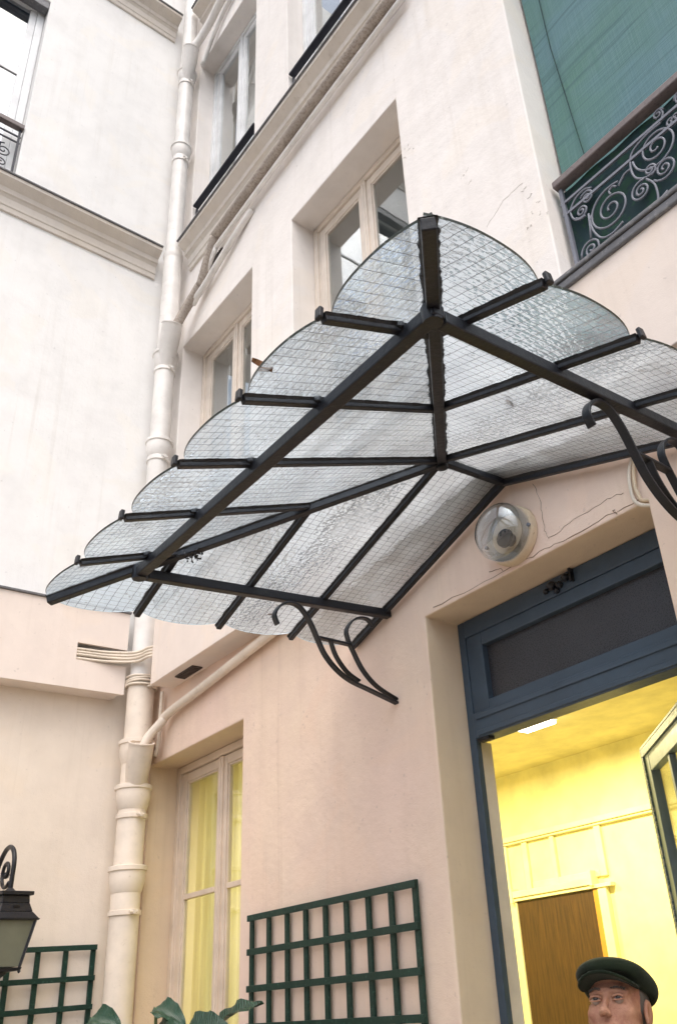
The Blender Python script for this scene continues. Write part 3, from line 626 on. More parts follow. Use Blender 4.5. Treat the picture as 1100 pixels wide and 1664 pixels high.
RY = .08
gr = rail_thing('balcony_railing', 'grey wrought iron scroll railing in front of the green blind', lambda u, z, d=0: (u, RY+d, z), .425, 1.535, 3.875, 4.592, 'rail_iron', 'rail_top', mirror(mot, .98), .036)
m = MB(); nx = 24
vs = []; fs = []
for i in range(nx+1):
    x = .43+1.10*i/nx; y = RY+.030+.004*math.sin(i*1.3)
    vs += [(x, y, 3.88), (x, y, 4.56)]
for i in range(nx): fs.append((2*i, 2*i+2, 2*i+3, 2*i+1))
m.add(vs, fs); tag(m.build('dark_backing', 'backing', None, 'all'), 'dark green cloth screen behind the scroll railing', 'backing')  # separate darker cloth behind the scrolls, below the hand rail
vs = []; fs = []; m = MB(); nx, nz = 30, 20
for j in range(nz+1):
    for i in range(nx+1):
        x = .425+1.11*i/nx; z = 3.95+2.58*j/nz; vs.append((x, .148+.006*math.sin(x*5+z*1.2)+.003*math.sin(x*13-z*3), z))
for j in range(nz):
    for i in range(nx): a = j*(nx+1)+i; fs.append((a, a+1, a+nx+2, a+nx+1))
m.add(vs, fs); bl = thing('window_blind', 'large teal green woven blind hanging in the tall window above the canopy', 'blind', (.98, .15, 3.95))
m.build('cloth', 'blind', bl, 'all')
MB().tube([(.525, .139, 5.5), (.530, .139, 6.5)], .0025, 5).tube([(.563, .139, 4.6), (.548, .139, 4.95), (.525, .139, 5.5)], .0025, 5).build('seam', 'backing', bl)
MB().tube([(.42, .16, 6.52), (1.54, .16, 6.52)], .03, 14).build('roller', 'backing', bl, True)
def small_motifs(x0, x1, z0, z1):
    ms = []; n = 6; w = (x1-x0)/n; zc = (z0+z1)/2-.03
    for i in range(n):
        c = x0+w*(i+.5); ms += [spiral((c, zc+.02), w*.42, .008, 1.8, R(90), 30, 1 if i % 2 else -1), spiral((c, zc-.11), w*.3, .008, 1.6, R(-90), 26, -1 if i % 2 else 1)]
        if i: ms.append([(x0+w*i, z0+.03), (x0+w*i, z1-.12)])
    return ms
rail_thing('balcony_railing', 'dark railing at the upper window next to the drainpipe', lambda u, z, d=0: (u, .03+d, z), -2.965, -1.985, 7.075, 7.60, 'rail_dark', 'rail_dark', small_motifs(-2.95, -2.0, 7.08, 7.5), .02)
rail_thing('balcony_railing', 'dark railing at the upper window at the top middle edge of the photo', lambda u, z, d=0: (u, .03+d, z), -1.49, -.46, 7.075, 7.60, 'rail_dark', 'rail_dark', small_motifs(-1.47, -.48, 7.08, 7.5), .02)
rail_thing('balcony_railing', 'dark railing at the window of the white side wing', lambda u, z, d=0: (XB-.01-d, u, z), -2.44, -1.315, 7.14, 7.76, 'rail_dark', 'rail_top', small_motifs(-2.42, -1.33, 7.15, 7.72))

# ------------------------------------------------------------------ glass canopy
S, SY, HR = .34, .3333, .317; D = 4*SY
CT = R(2.887)
can = thing('glass_canopy', 'black iron entrance canopy glazed with scalloped wired glass panes', 'canopy', (0, -.012, 2.972), None, (CT, R(-.15), R(-.387)))
def zf(y): return HR*(D+y)/(D-SY)            # front slope, y from -D to -SY
def zs(x): return HR*(3*S-abs(x))/(3*S)      # side slopes
GT = .006
def pane(poly3, uvs, nrm, edge='edge_dark'):
    nrm = Vector(nrm).normalized(); n = len(poly3); m = MB(); a = [Vector(p) for p in poly3]
    m.v = [tuple(p) for p in a]+[tuple(p+nrm*GT) for p in a]; m.f = [tuple(range(n-1, -1, -1)), tuple(range(n, 2*n))]+[(i, (i+1) % n, (i+1) % n+n, i+n) for i in range(n)]; m.mi = [0, 1]+[2]*(len(m.f)-2)
    du, dv = random.uniform(0, .03), random.uniform(0, .03); an = R(random.uniform(-1.5, 1.5)); c_, s_ = math.cos(an), math.sin(an)
    for i, (u, v) in enumerate(uvs):
        q = (c_*u-s_*v+du, s_*u+c_*v+dv); m.uv[i] = q; m.uv[i+n] = q
    return m.build('glass_pane', ['wired_glass', 'glass_top', edge], can, local=True)
def arc(u0, u1, e, sag, n=18):
    """scalloped eave from u0 to u1 at distance e, bulging outwards by sag; a fairly flat-topped arch"""
    return [(u0+(u1-u0)*i/n, e+sag*(1-abs(2*i/n-1)**2.4)) for i in range(n+1)]
sl_f = math.sqrt(1+(HR/(D-SY))**2); sl_s = math.sqrt(1+(HR/(3*S))**2); g_ = .0025
for i in range(-3, 3):                        # six front panes
    a, b = i*S+g_, (i+1)*S-g_
    A = arc(a, b, D-.016+random.uniform(-.006, .006), .042)
    hy = lambda x: -(SY+abs(x)*(D-SY)/(3*S))-.004
    top = [b, a] if not (a < 0 < b) else [b, 0, a]
    P = [(x, -e) for x, e in A]+[(x, min(hy(x), -SY-.004)) for x in top]
    P = [q for q in P if not (abs(q[0]) > 3*S-.004 and q[1] < -D)]
    P = [(x, y) for x, y in P if abs(x) <= 3*S*( -y-SY)/(D-SY)+.001 or abs(x) < .01 or y < -D+.05]
    pane([(x, y, zf(y)+.004) for x, y in P], [(x, y*sl_f) for x, y in P], (0, -HR/(D-SY), 1))
for sgn in (-1, 1):
    for k in range(4):                        # four side panes each
        y1, y0_ = -k*SY-g_-(.012 if k == 0 else 0), -(k+1)*SY+g_
        A = arc(y0_, y1, 3*S-.016+random.uniform(-.006, .006), .038)
        hx = lambda y: 0.004 if y > -SY else (-y-SY)*(3*S)/(D-SY)+.004
        tops = [y1, y0_]
        P = [(sgn*e, y) for y, e in A]+[(sgn*hx(y), y) for y in tops if hx(y) < 3*S-.03]
        pane([(x, y, zs(x)+.004) for x, y in P], [(y, abs(x)*sl_s) for x, y in P], (sgn*HR/(3*S), 0, 1), 'edge_sky_lit' if sgn < 0 else 'edge_dark')
def gbar(a, b, w=.021, h=.018, name='glazing_bar', hook=True, rag=.003):
    """iron T-bar under the glass with an upturned stop at its lower end (a = lower end)"""
    a = Vector(a); b = Vector(b); d = (b-a).normalized(); m = MB().beam(a, b, w, h, (0,0,1), .002)
    if hook: m.beam(a-d*.010+Vector((0,0,-h*.5)), a-d*.006+Vector((0,0,.020)), w*.95, .012, tuple(-d), .006)
    o = m.build(name, 'iron', can, local=True, bevel=.003)
    # ragged putty bead between bar and glass
    n = max(10, int((b-a).length/.006)); sd = d.cross(Vector((0,0,1))).normalized(); up = sd.cross(d); vs = []; fs = []; rw = {-1: .002, 1: .002}
    for i in range(n+1):
        p = a+(b-a)*(i/n)
        for s_ in (-1, 1):
            rw[s_] = .75*rw[s_]+.25*abs(random.gauss(0, rag*1.6)); ww = w/2+.001+rw[s_]; vs += [p+sd*s_*ww+up*.0035, p+sd*s_*w*.45-up*.006]
    for i in range(n):
        q = i*4; fs += [(q, q+2, q+6, q+4), (q+1, q, q+4, q+5), (q+2, q+3, q+7, q+6)]
    MB().add(vs, fs).build('putty', 'mastic', o, local=True)
    return o
for i in (-2, -1, 0, 1, 2):
    x = i*S; y1 = -(SY+abs(x)*(D-SY)/(3*S)) if i else -SY
    gbar((x, -D-.006, zf(-D-.006)), (x, y1, zf(y1)))
for sgn in (-1, 1):
    for k in (1, 2, 3):
        y = -k*SY; x1 = max(0.0, (k-1)*SY*(3*S)/(D-SY)) if k > 1 else 0.0
        gbar((sgn*(3*S+.004), y, zs(3*S+.004)), (sgn*x1, y, zs(x1)), hook=(sgn > 0))
    gbar((sgn*(3*S-.005), -.016, zs(3*S-.005)), (0, -.016, HR), .022, .022, 'wall_bar', False)
    # hip rafter
    a = Vector((sgn*(3*S-.010), -(D-.010), .003)); b = Vector((0, -SY, HR)); gbar(a, b, .031, .028, 'hip_rafter', False, .0055)
gbar((0, -SY-.01, HR+.004), (0, -.004, HR+.004), .026, .026, 'ridge_bar', False)
MB().lathe([(.008, -.034), (.020, -.028), (.022, -.008), (.02, .015), (.008, .02)], (0, -SY, HR-.01), (0,0,1), 14).build('ridge_knot', 'iron', can, True, local=True)
BX, BY, BZ = .775, -1.10, .060          # purlin frame under the bars
m = MB().beam((-BX-.024, BY, BZ), (BX+.024, BY, BZ), .038, .035, (0,0,1), 0); m.build('front_beam', 'iron', can, local=True, bevel=.004)
for sgn in (-1, 1):
    MB().beam((sgn*BX, BY+.026, BZ-.001), (sgn*BX, .010, BZ+.022), .034, .036, (0,0,1), 0).build('side_beam', 'iron', can, local=True, bevel=.004)
    MB().lathe([(.01, -.03), (.024, -.03), (.026, .01), (.016, .03), (.005, .034)], (sgn*BX, BY, BZ-.01), (0,0,1), 10).build('corner_joint', 'iron', can, True, local=True)
for x in (-2*S, -S, 0, S, 2*S): MB().lathe([(.004, -.012), (.016, -.008), (.018, .0), (.015, .014), (.005, .022)], (x+.004, BY-.022, BZ+.006), (0,0,1), 8).build('weld_lump', 'iron', can, True, local=True)
# scroll brackets under both side beams; drawn in world height, then put into the canopy's frame
outer = [(-.563,2.865),(-.577,2.900),(-.560,2.937),(-.528,2.962),(-.499,2.968),(-.468,2.962),(-.440,2.939),(-.410,2.896),(-.379,2.835),(-.349,2.782),(-.298,2.732),(-.231,2.695),(-.132,2.669),(.008,2.633)]
inner = [(-.100,2.950),(-.128,2.976),(-.1695,2.975),(-.2085,2.953),(-.2387,2.909),(-.2346,2.870),(-.2096,2.8195),(-.166,2.749),(-.0996,2.692),(.002,2.650)]
middle = [(-.320,2.846),(-.2958,2.786),(-.2448,2.7285),(-.186,2.6996)]
link = [(-.378,2.848),(-.224,2.846)]
inv = Matrix.LocRotScale(can.location, can.rotation_euler, None).inverted()
for sgn in (-1, 1):
    x = sgn*.765; dz = .012 if sgn > 0 else .004
    root = None
    for nm, pts, w, tk in (('bracket', outer, .026, .009), ('scroll', inner, .024, .008), ('scroll', middle, .022, .008), ('link_bar', link, .024, .009)):
        if nm == 'link_bar': pp = pts
        else: pp = smooth_path([(x*0+a, b) for a, b in pts], 5)
        pw = [inv @ Vector((x, a, b+dz)) for a, b in pp]; o = MB().bar(pw, (1, 0, 0), w, tk).build(nm, 'iron', can if root is None else root, 'auto', local=True, bevel=.0015)
        if root is None: root = o
# things lying on the glass
def dead_leaf(label, loc, rot, s, name='dead_leaf'):
    vs = []; fs = []
    for i in range(7):
        t = i/6; w = .4*math.sin(pi*min(1, t*1.05))**.8*(1-.3*t)
        vs += [((t-.5)*s, -w*s*.6, .25*s*abs(t-.5)+.12*s), ((t-.5)*s, 0, .2*s*(t-.5)**2), ((t-.5)*s, w*s*.6, .25*s*abs(t-.4)+.16*s)]
    for i in range(6): q = i*3; fs += [(q, q+1, q+4, q+3), (q+1, q+2, q+5, q+4)]
    o = MB().add(vs, fs).build(name, 'dead_leaf', None, 'all'); so = o.modifiers.new('solid', 'SOLIDIFY'); so.thickness = .0015; o.location = loc; o.rotation_euler = rot; return tag(o, label, 'leaf', 'dead leaves on the canopy')
fwd = Matrix.LocRotScale(can.location, can.rotation_euler, None)
def on_canopy(x, y, dz=.014):
    z = min(zf(y), zs(x)); return fwd @ Vector((x, y, z+dz))
dead_leaf('curled brown leaf standing on the scalloped front edge of a pane', on_canopy(1.30*S, -D-.012, .020), (R(70), R(30), R(60)), .055)
dead_leaf('orange brown leaf stuck under the left side pane near the bracket', on_canopy(-2.72*S, -1.45*SY), (.1, .2, .8), .035)
dead_leaf('dark curled leaf lying on the pane beside the right side bracket', on_canopy(1.5*S, -1.62*SY), (.2, .1, 1.9), .05)
mo = MB()
for _ in range(26):
    p = on_canopy(-1.93*S+random.gauss(0, .02), -.965+random.gauss(0, .02), -.03+random.gauss(0, .006)); d = Vector((random.gauss(0,1), random.gauss(0,1), random.gauss(0,1))).normalized()*random.uniform(.008, .02)
    mo.tube([p, p+d*.5+Vector((0,0,random.gauss(0,.004))), p+d], [.0035, .0028, .001], 5)
ob = mo.build('moss_clump', 'mastic'); ob['kind'] = 'stuff'; tag(ob, 'dark tangle of moss and twigs caught at the left hip of the canopy', 'debris')

# ------------------------------------------------------------------ round wall light over the door
wl2 = thing('wall_light', 'round bulkhead lamp with clear glass dome above the entrance door', 'lamp', (-.022, 0, 3.068))
lc = (-.022, 0, 3.068)
MB().lathe([(.110, 0), (.116, .002), (.116, .026), (.110, .034), (.098, .036)], lc, (0,-1,0), 40).build('base_ring', 'brass_paint', wl2, True)
MB().lathe([(.094, .0365), (.107, .038), (.113, .066), (.108, .096), (.086, .124), (.050, .140), (.006, .146)], lc, (0,-1,0), 40).build('glass_dome', 'dome', wl2, True)
MB().lathe([(.074, .0375), (.074, .040), (.004, .041)], lc, (0,-1,0), 32).build('reflector', 'brass_paint', wl2, True)
MB().lathe([(.024, .042), (.026, .060), (.036, .072), (.034, .084), (.014, .092), (.003, .094)], (lc[0]+.018, 0, lc[2]-.035), (0,-1,0), 20).build('bulb', 'shoe', wl2, True)
for sx_ in (-1, 1): MB().lathe([(.004, .0365), (.007, .0375), (.007, .046), (.003, .048)], (lc[0]+sx_*.108, 0, lc[2]-.01), (0,-1,0), 10).build('screw', 'rail_iron', wl2, True)
# cables at the right of the lintel
ca_ = thing('cable_loop', 'two painted cables looping round the upper right corner of the doorway', 'cables', (.53, 0, 3.0))
for k, o_ in enumerate((0, .018)):
    MB().tube(smooth_path([(.56+o_*.4, -.012, 3.20), (.545+o_*.6, -.014, 3.12), (.515+o_, -.012, 3.06), (.507+o_, -.012, 3.00), (.512+o_, -.014, 2.955+o_), (.53+o_*.4, -.012, 2.930+o_*.8), (.555, .010, 2.922+o_), (.57, .06, 2.92)], 5), .0065, 8).build('cable', 'brass_paint' if k else 'cable', ca_, 'all')

# ------------------------------------------------------------------ trellises: every slat a part
def trellis(label, plane, u0, cols, z1, rows, pitch, group='garden trellises'):
    r = thing('trellis', label, 'trellis', plane(u0+cols*pitch/2, z1-rows*pitch, 0), group)
    def bx(name, ua, ub, za, zb, d0, d1, skew=0.0):
        c = [plane(u, z+skew*(u-ua), d) for u in (ua, ub) for d in (d0, d1) for z in (za, zb)]
        MB().add(c, [(0,1,3,2), (4,6,7,5), (0,4,5,1), (2,3,7,6), (0,2,6,4), (1,5,7,3)]).build(name, 'green_lattice', r, bevel=.0015)
    w = .026
    for i in range(cols+1):
        u = u0+i*pitch+random.uniform(-.003, .003); bx('upright', u-w/2, u+w/2, z1-rows*pitch-.02, z1+.012, .012, .024)
    for j in range(rows+1):
        z = z1-j*pitch+random.uniform(-.003, .003); bx('cross_slat', u0-.016, u0+cols*pitch+.016, z-w/2, z+w/2, .0245, .036, random.uniform(-.003, .003))
    return r
trellis('dark green trellis on the pink wall between window and entrance', lambda u, z, d=0: (u, -d, z), -1.848, 8, 1.948, 9, .1422)
trellis('dark green trellis on the left wall behind the lantern', lambda u, z, d=0: (XB+d, u, z), -.205-9*.1422, 9, 1.940, 9, .1422)

# ------------------------------------------------------------------ wall lantern
LX, LY, LZ = -2.86, -.765, 2.05
la = thing('wall_lantern', 'black coach lantern hanging from a scroll arm on the left wall', 'lantern', (XB, LY, 2.2))
hb, hm_ = .118, .07
def frust(m, z0, a, z1, b, rot=R(12)):
    c = []
    for z, h in ((z0, a), (z1, b)):
        for k in range(4):
            an = rot+pi/4+k*pi/2; c.append((LX+h*1.414*math.cos(an), LY+h*1.414*math.sin(an), z))
    return m.add(c, [(3,2,1,0), (4,5,6,7)]+[(k, (k+1) % 4, (k+1) % 4+4, k+4) for k in range(4)])
m = MB(); frust(m, LZ-.004, .108, LZ+.004, .111); frust(m, LZ+.004, .107, LZ+.035, .084); frust(m, LZ+.035, .084, LZ+.075, .071); frust(m, LZ+.075, .071, LZ+.11, .068); frust(m, LZ+.11, .082, LZ+.128, .082)
rf_ = m.build('lantern_roof', 'iron', la, bevel=.003)
for k in range(4):
    an = R(12)+k*pi/2; m = MB().beam((LX+.076*math.cos(an)-.016*math.sin(an), LY+.076*math.sin(an)+.016*math.cos(an), LZ+.058), (LX+.076*math.cos(an)+.016*math.sin(an), LY+.076*math.sin(an)-.016*math.cos(an), LZ+.058), .012, .008, (0,0,1), .004); m.build('vent_slot', 'shoe', rf_)
for k in range(4):
    an = R(12)+pi/4+k*pi/2; m = MB().beam((LX+.096*1.414*math.cos(an), LY+.096*1.414*math.sin(an), LZ-.003), (LX+.062*1.414*math.cos(an), LY+.062*1.414*math.sin(an), LZ-.205), .011, .011, (math.cos(an), math.sin(an), 0), .005); m.build('corner_bar', 'iron', la)
for k in range(4):
    a0 = R(12)+pi/4+k*pi/2; a1 = a0+pi/2; q = []
    for an, h, z in ((a0, .094, LZ-.004), (a1, .094, LZ-.004), (a1, .061, LZ-.2), (a0, .061, LZ-.2)): q.append((LX+h*1.414*math.cos(an)*.985, LY+h*1.414*math.sin(an)*.985, z))
    nn = Vector((math.cos((a0+a1)/2), math.sin((a0+a1)/2), 0))*.003
    MB().add(q+[tuple(Vector(p)-nn) for p in q], [(0,1,2,3), (7,6,5,4), (0,4,5,1), (1,5,6,2), (2,6,7,3), (3,7,4,0)]).build('lantern_pane', 'lantern_glass', la)
m = MB(); frust(m, LZ-.218, .066, LZ-.204, .070); m.lathe([(.004, -.065), (.012, -.058), (.014, -.048), (.006, -.038), (.010, -.025), (.03, -.012), (.034, 0)], (LX, LY, LZ-.218), (0,0,1), 14)
for k in range(4):
    an = R(12)+pi/4+k*pi/2; m.lathe([(.002, -.02), (.008, -.012), (.005, 0)], (LX+.062*1.414*math.cos(an), LY+.062*1.414*math.sin(an), LZ-.21), (0,0,1), 8)
m.build('lantern_foot', 'iron', la, bevel=.002)
m = MB().tube(smooth_path([(XB+.02, LY, 2.16), (XB+.045, LY, 2.22), (XB+.075, LY, 2.30), (XB+.14, LY, 2.372), (XB+.22, LY, 2.405), (XB+.295, LY, 2.385), (XB+.335, LY, 2.33), (XB+.335, LY, 2.25), (LX, LY, LZ+.13)], 6), .0115, 10); arm = m.build('arm', 'iron', la, 'all')
sp = spiral((XB+.235, 2.285), .085, .012, 1.25, R(-40), 36, -1); MB().tube([(u, LY, z) for u, z in sp], [.009]*30+[.010, .012, .014, .017, .019, .020, .016], 9).build('scroll', 'iron', arm, 'all')
MB().box(XB, XB+.022, LY-.03, LY+.03, 2.08, 2.30).build('wall_plate', 'iron', la, bevel=.006)
MB().lathe([(.03, -.006), (.034, 0), (.02, .012), (.012, .02)], (LX, LY, LZ+.130), (0,0,1), 14).build('collar', 'iron', la, True)

# ------------------------------------------------------------------ potted plants, leaf tips reach into the picture
def plant(label, base, tips):
    r = thing('potted_plant', label, 'plant', (base[0], base[1], 0), 'potted plants along the wall')
    MB().lathe([(.13, 0), (.17, .36), (.19, .37), (.19, .42), (.175, .42), (.165, .37), (.01, .365)], (base[0], base[1], 0), (0,0,1), 28).build('pot', 'pot', r, True)
    MB().lathe([(.162, .372), (.10, .385), (.01, .39)], (base[0], base[1], 0), (0,0,1), 20).build('soil', 'soil', r, True)
    for k, (tip, ln, wd, dirv, up) in enumerate(tips):
        tip = Vector(tip); d = Vector(dirv).normalized(); s0 = tip-d*ln; up = Vector(up).normalized(); sd = d.cross(up).normalized(); up = sd.cross(d)
        nL, nW = 12, 6; m = MB(); uvd = {}; vs = []; fs = []
        for i in range(nL+1):
            t = i/nL; w = wd*math.sin(pi*min(1, t**.8))**.75*(1-.25*t)+.002; droop = -.35*ln*(t-.35)**2 if t > .35 else 0
            for j in range(-nW//2, nW//2+1):
                q = j/(nW/2); p = s0+d*ln*t+sd*q*w+up*(droop+abs(q)*w*.45+.010*math.sin(t*17+j)*abs(q)); uvd[len(vs)] = (q, t*2); vs.append(p)
        for i in range(nL):
            for j in range(nW): a = i*(nW+1)+j; fs.append((a, a+1, a+nW+2, a+nW+1))
        m.add(vs, fs); m.uv = uvd; o = m.build('leaf', 'leaf', r, 'all')
        b = Vector((base[0]+random.uniform(-.03, .03), base[1]+random.uniform(-.03, .03), .38)); mid = (b+s0)/2+Vector((0, 0, .03))
        MB().tube(smooth_path([tuple(b), tuple(mid), tuple(s0+d*ln*.04)], 8), .007, 7).build('stem', 'stem', r, 'all')
def ring(base, z, n, ln, wd):
    out = []
    for k in range(n):
        a = 2*pi*k/n+random.uniform(-.3, .3); rr = random.uniform(.16, .24); out.append(((base[0]+rr*math.cos(a)*1.6, base[1]+rr*math.sin(a), z+random.uniform(-.2, .02)), ln*random.uniform(.8, 1.1), wd*random.uniform(.8, 1.1), (math.cos(a), math.sin(a), random.uniform(-.1, .5)), (0, 0, 1)))
    return out
plant('dark glossy leaved plant at the foot of the drainpipe', (-2.52, -.42), [((-2.42, -.36, 1.58), .24, .06, (.8, .1, -.10), (-.25, -.7, .7)), ((-2.68, -.36, 1.60), .22, .055, (-.75, .0, .35), (.5, -.6, .7))]+ring((-2.52, -.42), 1.38, 9, .30, .08))
plant('broad leaved plant with a pointed leaf beside the window and trellis', (-1.72, -.42), [((-1.285, -.34, 1.642), .34, .055, (.86, .05, .38), (-.4, -.65, .65)), ((-1.80, -.36, 1.578), .26, .05, (.8, .0, -.15), (0, -.55, .8)), ((-1.30, -.45, 1.560), .26, .06, (.9, .1, .1), (0, -.7, .6)), ((-2.05, -.38, 1.565), .26, .06, (-.8, .1, .15), (.2, -.6, .7)), ((-1.47, -.40, 1.585), .26, .05, (.7, .0, .35), (-.1, -.8, .5))]+ring((-1.72, -.42), 1.36, 9, .30, .075))

# ------------------------------------------------------------------ person in the doorway (signed distance shapes -> surface nets)
def surface_nets(fn, lo, hi, h):
    ax = [np.arange(lo[i], hi[i]+h, h) for i in range(3)]; X, Y, Z = np.meshgrid(*ax, indexing='ij'); V = fn(X, Y, Z); ins = V < 0
    nx, ny, nz = V.shape
    cs = np.zeros((nx-1, ny-1, nz-1, 3)); cnt = np.zeros((nx-1, ny-1, nz-1))
    corner = [(i, j, k) for i in (0, 1) for j in (0, 1) for k in (0, 1)]
    def sub(A, c): return A[c[0]:nx-1+c[0], c[1]:ny-1+c[1], c[2]:nz-1+c[2]]
    for a in corner:
        for d in range(3):
            if a[d] == 0:
                b = list(a); b[d] = 1; va, vb = sub(V, a), sub(V, tuple(b)); cr = (va < 0) != (vb < 0)
                t = np.where(cr, va/np.where(cr, va-vb, 1), 0)
                for q in range(3): cs[..., q] += np.where(cr, a[q]+(t if q == d else 0), 0)
                cnt += cr
    act = cnt > 0; idx = -np.ones(act.shape, int); ii = np.argwhere(act); idx[act] = np.arange(len(ii))
    P = (ii+cs[act]/cnt[act][:, None])*h+np.array([a[0] for a in ax]); faces = []
    for d in range(3):
        e = [0, 0, 0]; e[d] = 1; A = ins[:nx-e[0], :ny-e[1], :nz-e[2]]; B = ins[e[0]:, e[1]:, e[2]:]
        u, v = [(1, 2), (2, 0), (0, 1)][d]
        for (i, j, k) in np.argwhere(A != B):
            c = [i, j, k]
            if c[u] < 1 or c[v] < 1 or c[u] >= act.shape[u] or c[v] >= act.shape[v] or c[d] >= act.shape[d]: continue
            q = []
            for (du, dv) in ((-1, -1), (0, -1), (0, 0), (-1, 0)):
                w = list(c); w[u] += du; w[v] += dv; q.append(idx[tuple(w)])
            if min(q) < 0: continue
            faces.append(tuple(q) if ins[i, j, k] else tuple(q[::-1]))
    return P, faces
def ell(X, Y, Z, c, r):
    k = np.sqrt(((X-c[0])/r[0])**2+((Y-c[1])/r[1])**2+((Z-c[2])/r[2])**2); return (k-1)*min(r)
def cap_(X, Y, Z, a, b, ra, rb):
    a = np.array(a, float); b = np.array(b, float); d = b-a; L = d@d; t = np.clip(((X-a[0])*d[0]+(Y-a[1])*d[1]+(Z-a[2])*d[2])/L, 0, 1)
    return np.sqrt((X-a[0]-t*d[0])**2+(Y-a[1]-t*d[1])**2+(Z-a[2]-t*d[2])**2)-(ra+(rb-ra)*t)
def su(a, b, k): h = np.clip(.5+.5*(b-a)/k, 0, 1); return b+(a-b)*h-k*h*(1-h)
def ss(a, b, k): return -su(-a, b, k)      # a minus b
def head_fn(X, Y, Z):
    x = np.abs(X)
    d = ell(X, Y, Z, (0, -.010, .035), (.074, .094, .088)); d = su(d, ell(X, Y, Z, (0, .016, -.045), (.058, .064, .080)), .03)
    d = su(d, cap_(x, Y, Z, (0, .058, -.100), (.040, .022, -.070), .022, .024), .03)                    # chin and jaw
    d = su(d, cap_(x, Y, Z, (.006, .083, .019), (.046, .064, .020), .008, .008), .014)                   # brow
    d = su(d, ell(x, Y, Z, (.046, .050, -.026), (.018, .022, .016)), .022)                              # cheekbone
    d = ss(d, ell(x, Y, Z, (.0315, .093, .0025), (.0165, .015, .0095)), .010)                              # socket
    d = ss(d, ell(x, Y, Z, (.030, .088, -.022), (.018, .004, .003)), .010)                               # bag under the eye
    d = su(d, cap_(X, Y, Z, (0, .084, .010), (0, .103, -.032), .0055, .0085), .010)                      # nose bridge
    d = su(d, ell(X, Y, Z, (0, .105, -.036), (.0105, .012, .010)), .007); d = su(d, ell(x, Y, Z, (.0115, .094, -.040), (.0065, .011, .0075)), .005)
    d = ss(d, ell(x, Y, Z, (.0062, .101, -.0485), (.0042, .0075, .0065)), .002)
    d = ss(d, cap_(x, Y, Z, (.018, .090, -.040), (.032, .072, -.068), .0035, .0035), .008)               # fold beside the mouth
    d = su(d, ell(X, Y, Z, (0, .080, -.066), (.024, .011, .008)), .008); d = su(d, ell(X, Y, Z, (0, .079, -.077), (.020, .011, .007)), .006)   # lips
    d = ss(d, ell(X, Y, Z, (0, .094, -.0715), (.024, .010, .0022)), .003)
    e = ell(x, Y, Z, (.080, -.010, -.012), (.010, .020, .033)); e = ss(e, ell(x, Y, Z, (.091, -.004, -.008), (.008, .012, .020)), .005); d = su(d, e, .008)
    for zz in (.040, .050): d = ss(d, cap_(x, Y, Z, (0, .0865, zz), (.04, .068, zz+.002), .0012, .0012), .004)   # forehead lines
    d = su(d, cap_(X, Y, Z, (0, -.022, -.07), (0, -.045, -.20), .056, .060), .025)
    d = su(d, cap_(x, Y, Z, (0, -.05, -.22), (.10, -.06, -.26), .055, .05), .04)
    return d
def cap_fn(X, Y, Z):
    d = ell(X, Y, Z, (0, -.008, .066), (.090, .114, .046)); d = su(d, ell(X, Y, Z, (0, .050, .070), (.080, .074, .030)), .03)
    d = su(d, ell(X, Y, Z, (0, -.046, .050), (.084, .074, .046)), .03)
    d = np.maximum(d, -(Z-.036-.06*np.clip(-Y-.01, 0, 1)*-.5-(.020 if True else 0)*np.clip((Y-.02)/.08, 0, 1)))
    visor = np.maximum(ell(X, Y, Z, (0, .070, .046), (.082, .082, .060)), np.abs(Z-(.054-.10*np.clip(Y-.06, 0, 1)-3.4*X*X))-.0045)
    visor = np.maximum(visor, -(Y-.035))
    d = su(d, visor, .006)
    return np.maximum(d, -ell(X, Y, Z, (0, -.010, .030), (.0735, .0935, .082)))
HO = Vector((.152, -.072, 1.517)); HM = Matrix.Translation(HO) @ Matrix.Rotation(R(180)-math.atan2(.315, -.949)*-1*-1+R(0), 4, 'Z')
yaw = math.atan2(-.949, .315)-pi/2
HM = Matrix.Translation(HO) @ Matrix.Rotation(yaw, 4, 'Z') @ Matrix.Rotation(R(21), 4, 'X')
per = thing('person', 'man in a dark green flat cap looking up from the open doorway', 'person', (.15, -.04, 0))
def sdf_obj(name, fn, lo, hi, h, mat, parent, mtx=None):
    P, F = surface_nets(fn, lo, hi, h); m = MB()
    m.v = [tuple((mtx @ Vector(p)) if mtx else Vector(p)) for p in P]; m.f = F; m.mi = [0]*len(F)
    return m.build(name, mat, parent, 'all')
body = sdf_obj('body', head_fn, (-.20, -.14, -.33), (.20, .135, .14), .0032, 'skin', per, HM)
hat = sdf_obj('flat_cap', cap_fn, (-.125, -.155, -.02), (.125, .17, .14), .0045, 'cap', per, HM)
def hair_fn(X, Y, Z):
    d = ell(X, Y, Z, (0, -.016, .022), (.0775, .096, .088)); d = np.maximum(d, Z-.05); d = np.maximum(d, -(Z+.018-.55*Y)); d = np.maximum(d, Y-.012-.25*(Z+.01)); return d
sdf_obj('hair', hair_fn, (-.10, -.13, -.10), (.10, .06, .07), .005, 'hair', per, HM)
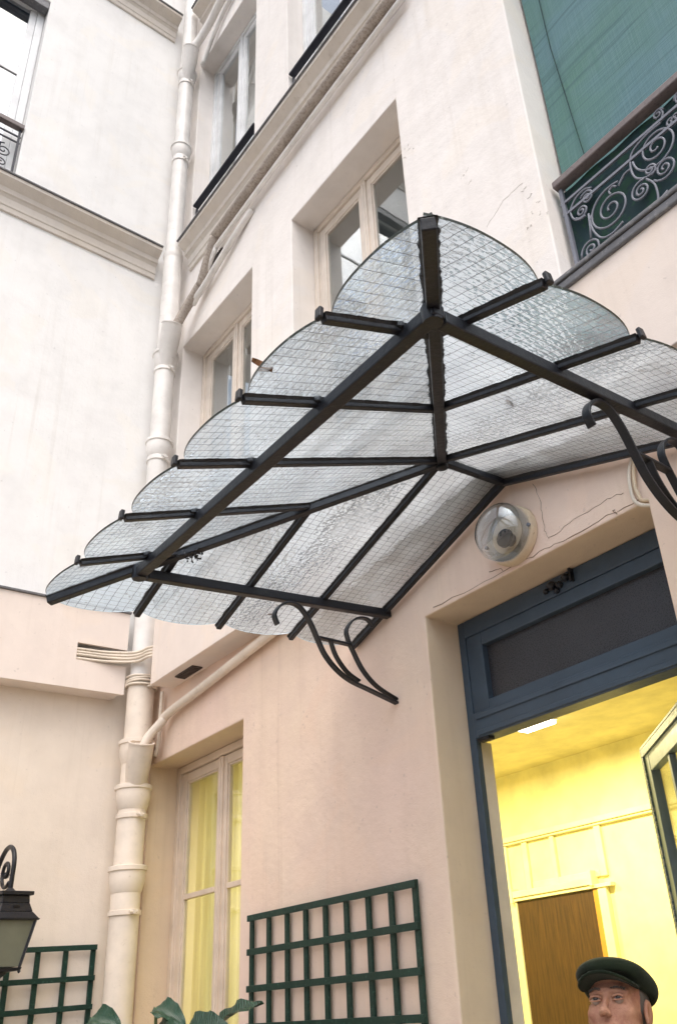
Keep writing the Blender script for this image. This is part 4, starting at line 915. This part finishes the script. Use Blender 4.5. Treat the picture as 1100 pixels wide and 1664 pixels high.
for s_ in (-1, 1):
    c = HM @ Vector((s_*.0315, .0740, .0005)); gz = (HM.to_3x3() @ Vector((-.10, 1, .24))).normalized()
    e = MB().lathe([(.001, -.0125)]+[(.0125*math.sin(R(a)), -.0125*math.cos(R(a))) for a in range(15, 170, 12)]+[(.001, .0125)], c, gz, 18).build('eye', 'eye_white', per, 'all')
    MB().lathe([(.0072, .0102), (.0066, .0116), (.004, .0128), (.0005, .0133)], c, gz, 18).build('iris', 'iris', e, 'all')
    lid = MB()
    for (z0_, rr) in ((.0066, .0028), (-.0058, .0020)):
        lid.tube([HM @ Vector((s_*.0315+.0165*math.cos(a), .0755+.0110*math.sin(max(0, math.sin(a)))+.002, .0005+z0_*math.sin(a))) for a in np.linspace(.12, pi-.12, 10)], [rr*.5]+[rr]*8+[rr*.5], 7)
    lid.build('eyelid', 'skin', per, 'all')
    br = MB()
    for k in range(60):
        t = random.random(); p = Vector((s_*(.012+.036*t), .0930-.018*t*t+random.uniform(-.001, .001), .0205+.005*math.sin(t*2.6)+random.uniform(-.0025, .0025))); q = p+Vector((s_*.006, -.001, .001+random.uniform(-.002, .002)))
        br.tube([HM @ p, HM @ q], [.0007, .0003], 4)
    br.build('eyebrow', 'hair', per)
# clothing: coat with hands in its pockets, trousers, shoes
BM = Matrix.Translation((.15, -.03, 0)) @ Matrix.Rotation(yaw, 4, 'Z')
def coat_fn(X, Y, Z):
    x = np.abs(X)
    d = ell(X, Y, Z, (0, -.005, 1.14), (.20, .135, .28)); d = su(d, ell(X, Y, Z, (0, .0, .82), (.20, .145, .24)), .08)
    d = su(d, cap_(x, Y, Z, (.05, -.02, 1.36), (.175, -.015, 1.315), .075, .075), .06)
    d = su(d, cap_(x, Y, Z, (.195, -.015, 1.30), (.255, -.05, 1.04), .068, .056), .04); d = su(d, cap_(x, Y, Z, (.255, -.05, 1.04), (.205, .085, .86), .054, .050), .03)
    d = np.maximum(d, .66-Z); col = np.sqrt((X/.082)**2+((Y+.028)/.085)**2)
    d = su(d, np.maximum(np.abs(col-1)*.08-.010, np.abs(Z-1.40)-.035), .012); d = np.maximum(d, -np.maximum((col-.93)*.08, 1.33-Z))
    return ss(d, cap_(X, Y, Z, (0, .145, 1.30), (0, .155, .70), .006, .006), .004)
coat = sdf_obj('coat', coat_fn, (-.34, -.20, .63), (.34, .20, 1.47), .014, 'coat', per, BM)
for z in (1.22, 1.06, .90): MB().lathe([(.002, 0), (.012, .001), (.012, .005), (.002, .006)], BM @ Vector((.022, .137, z)), BM.to_3x3() @ Vector((0, 1, 0)), 12).build('button', 'shoe', coat, True)
def tr_fn(X, Y, Z):
    x = np.abs(X); d = cap_(x, Y, Z, (.085, 0, .80), (.095, .005, .45), .098, .074); d = su(d, cap_(x, Y, Z, (.095, .005, .45), (.10, -.01, .07), .072, .056), .03); return np.maximum(d, .045-Z)
sdf_obj('trousers', tr_fn, (-.22, -.15, .02), (.22, .15, .88), .014, 'trousers', per, BM)
for s_ in (-1, 1):
    sdf_obj('shoe', lambda X, Y, Z: np.maximum(su(ell(X, Y, Z, (s_*.105, .09, .03), (.048, .10, .045)), ell(X, Y, Z, (s_*.10, -.02, .045), (.042, .075, .055)), .03), .002-Z), (s_*.10-.08, -.13, -.01), (s_*.10+.08, .22, .12), .01, 'shoe', per, BM)
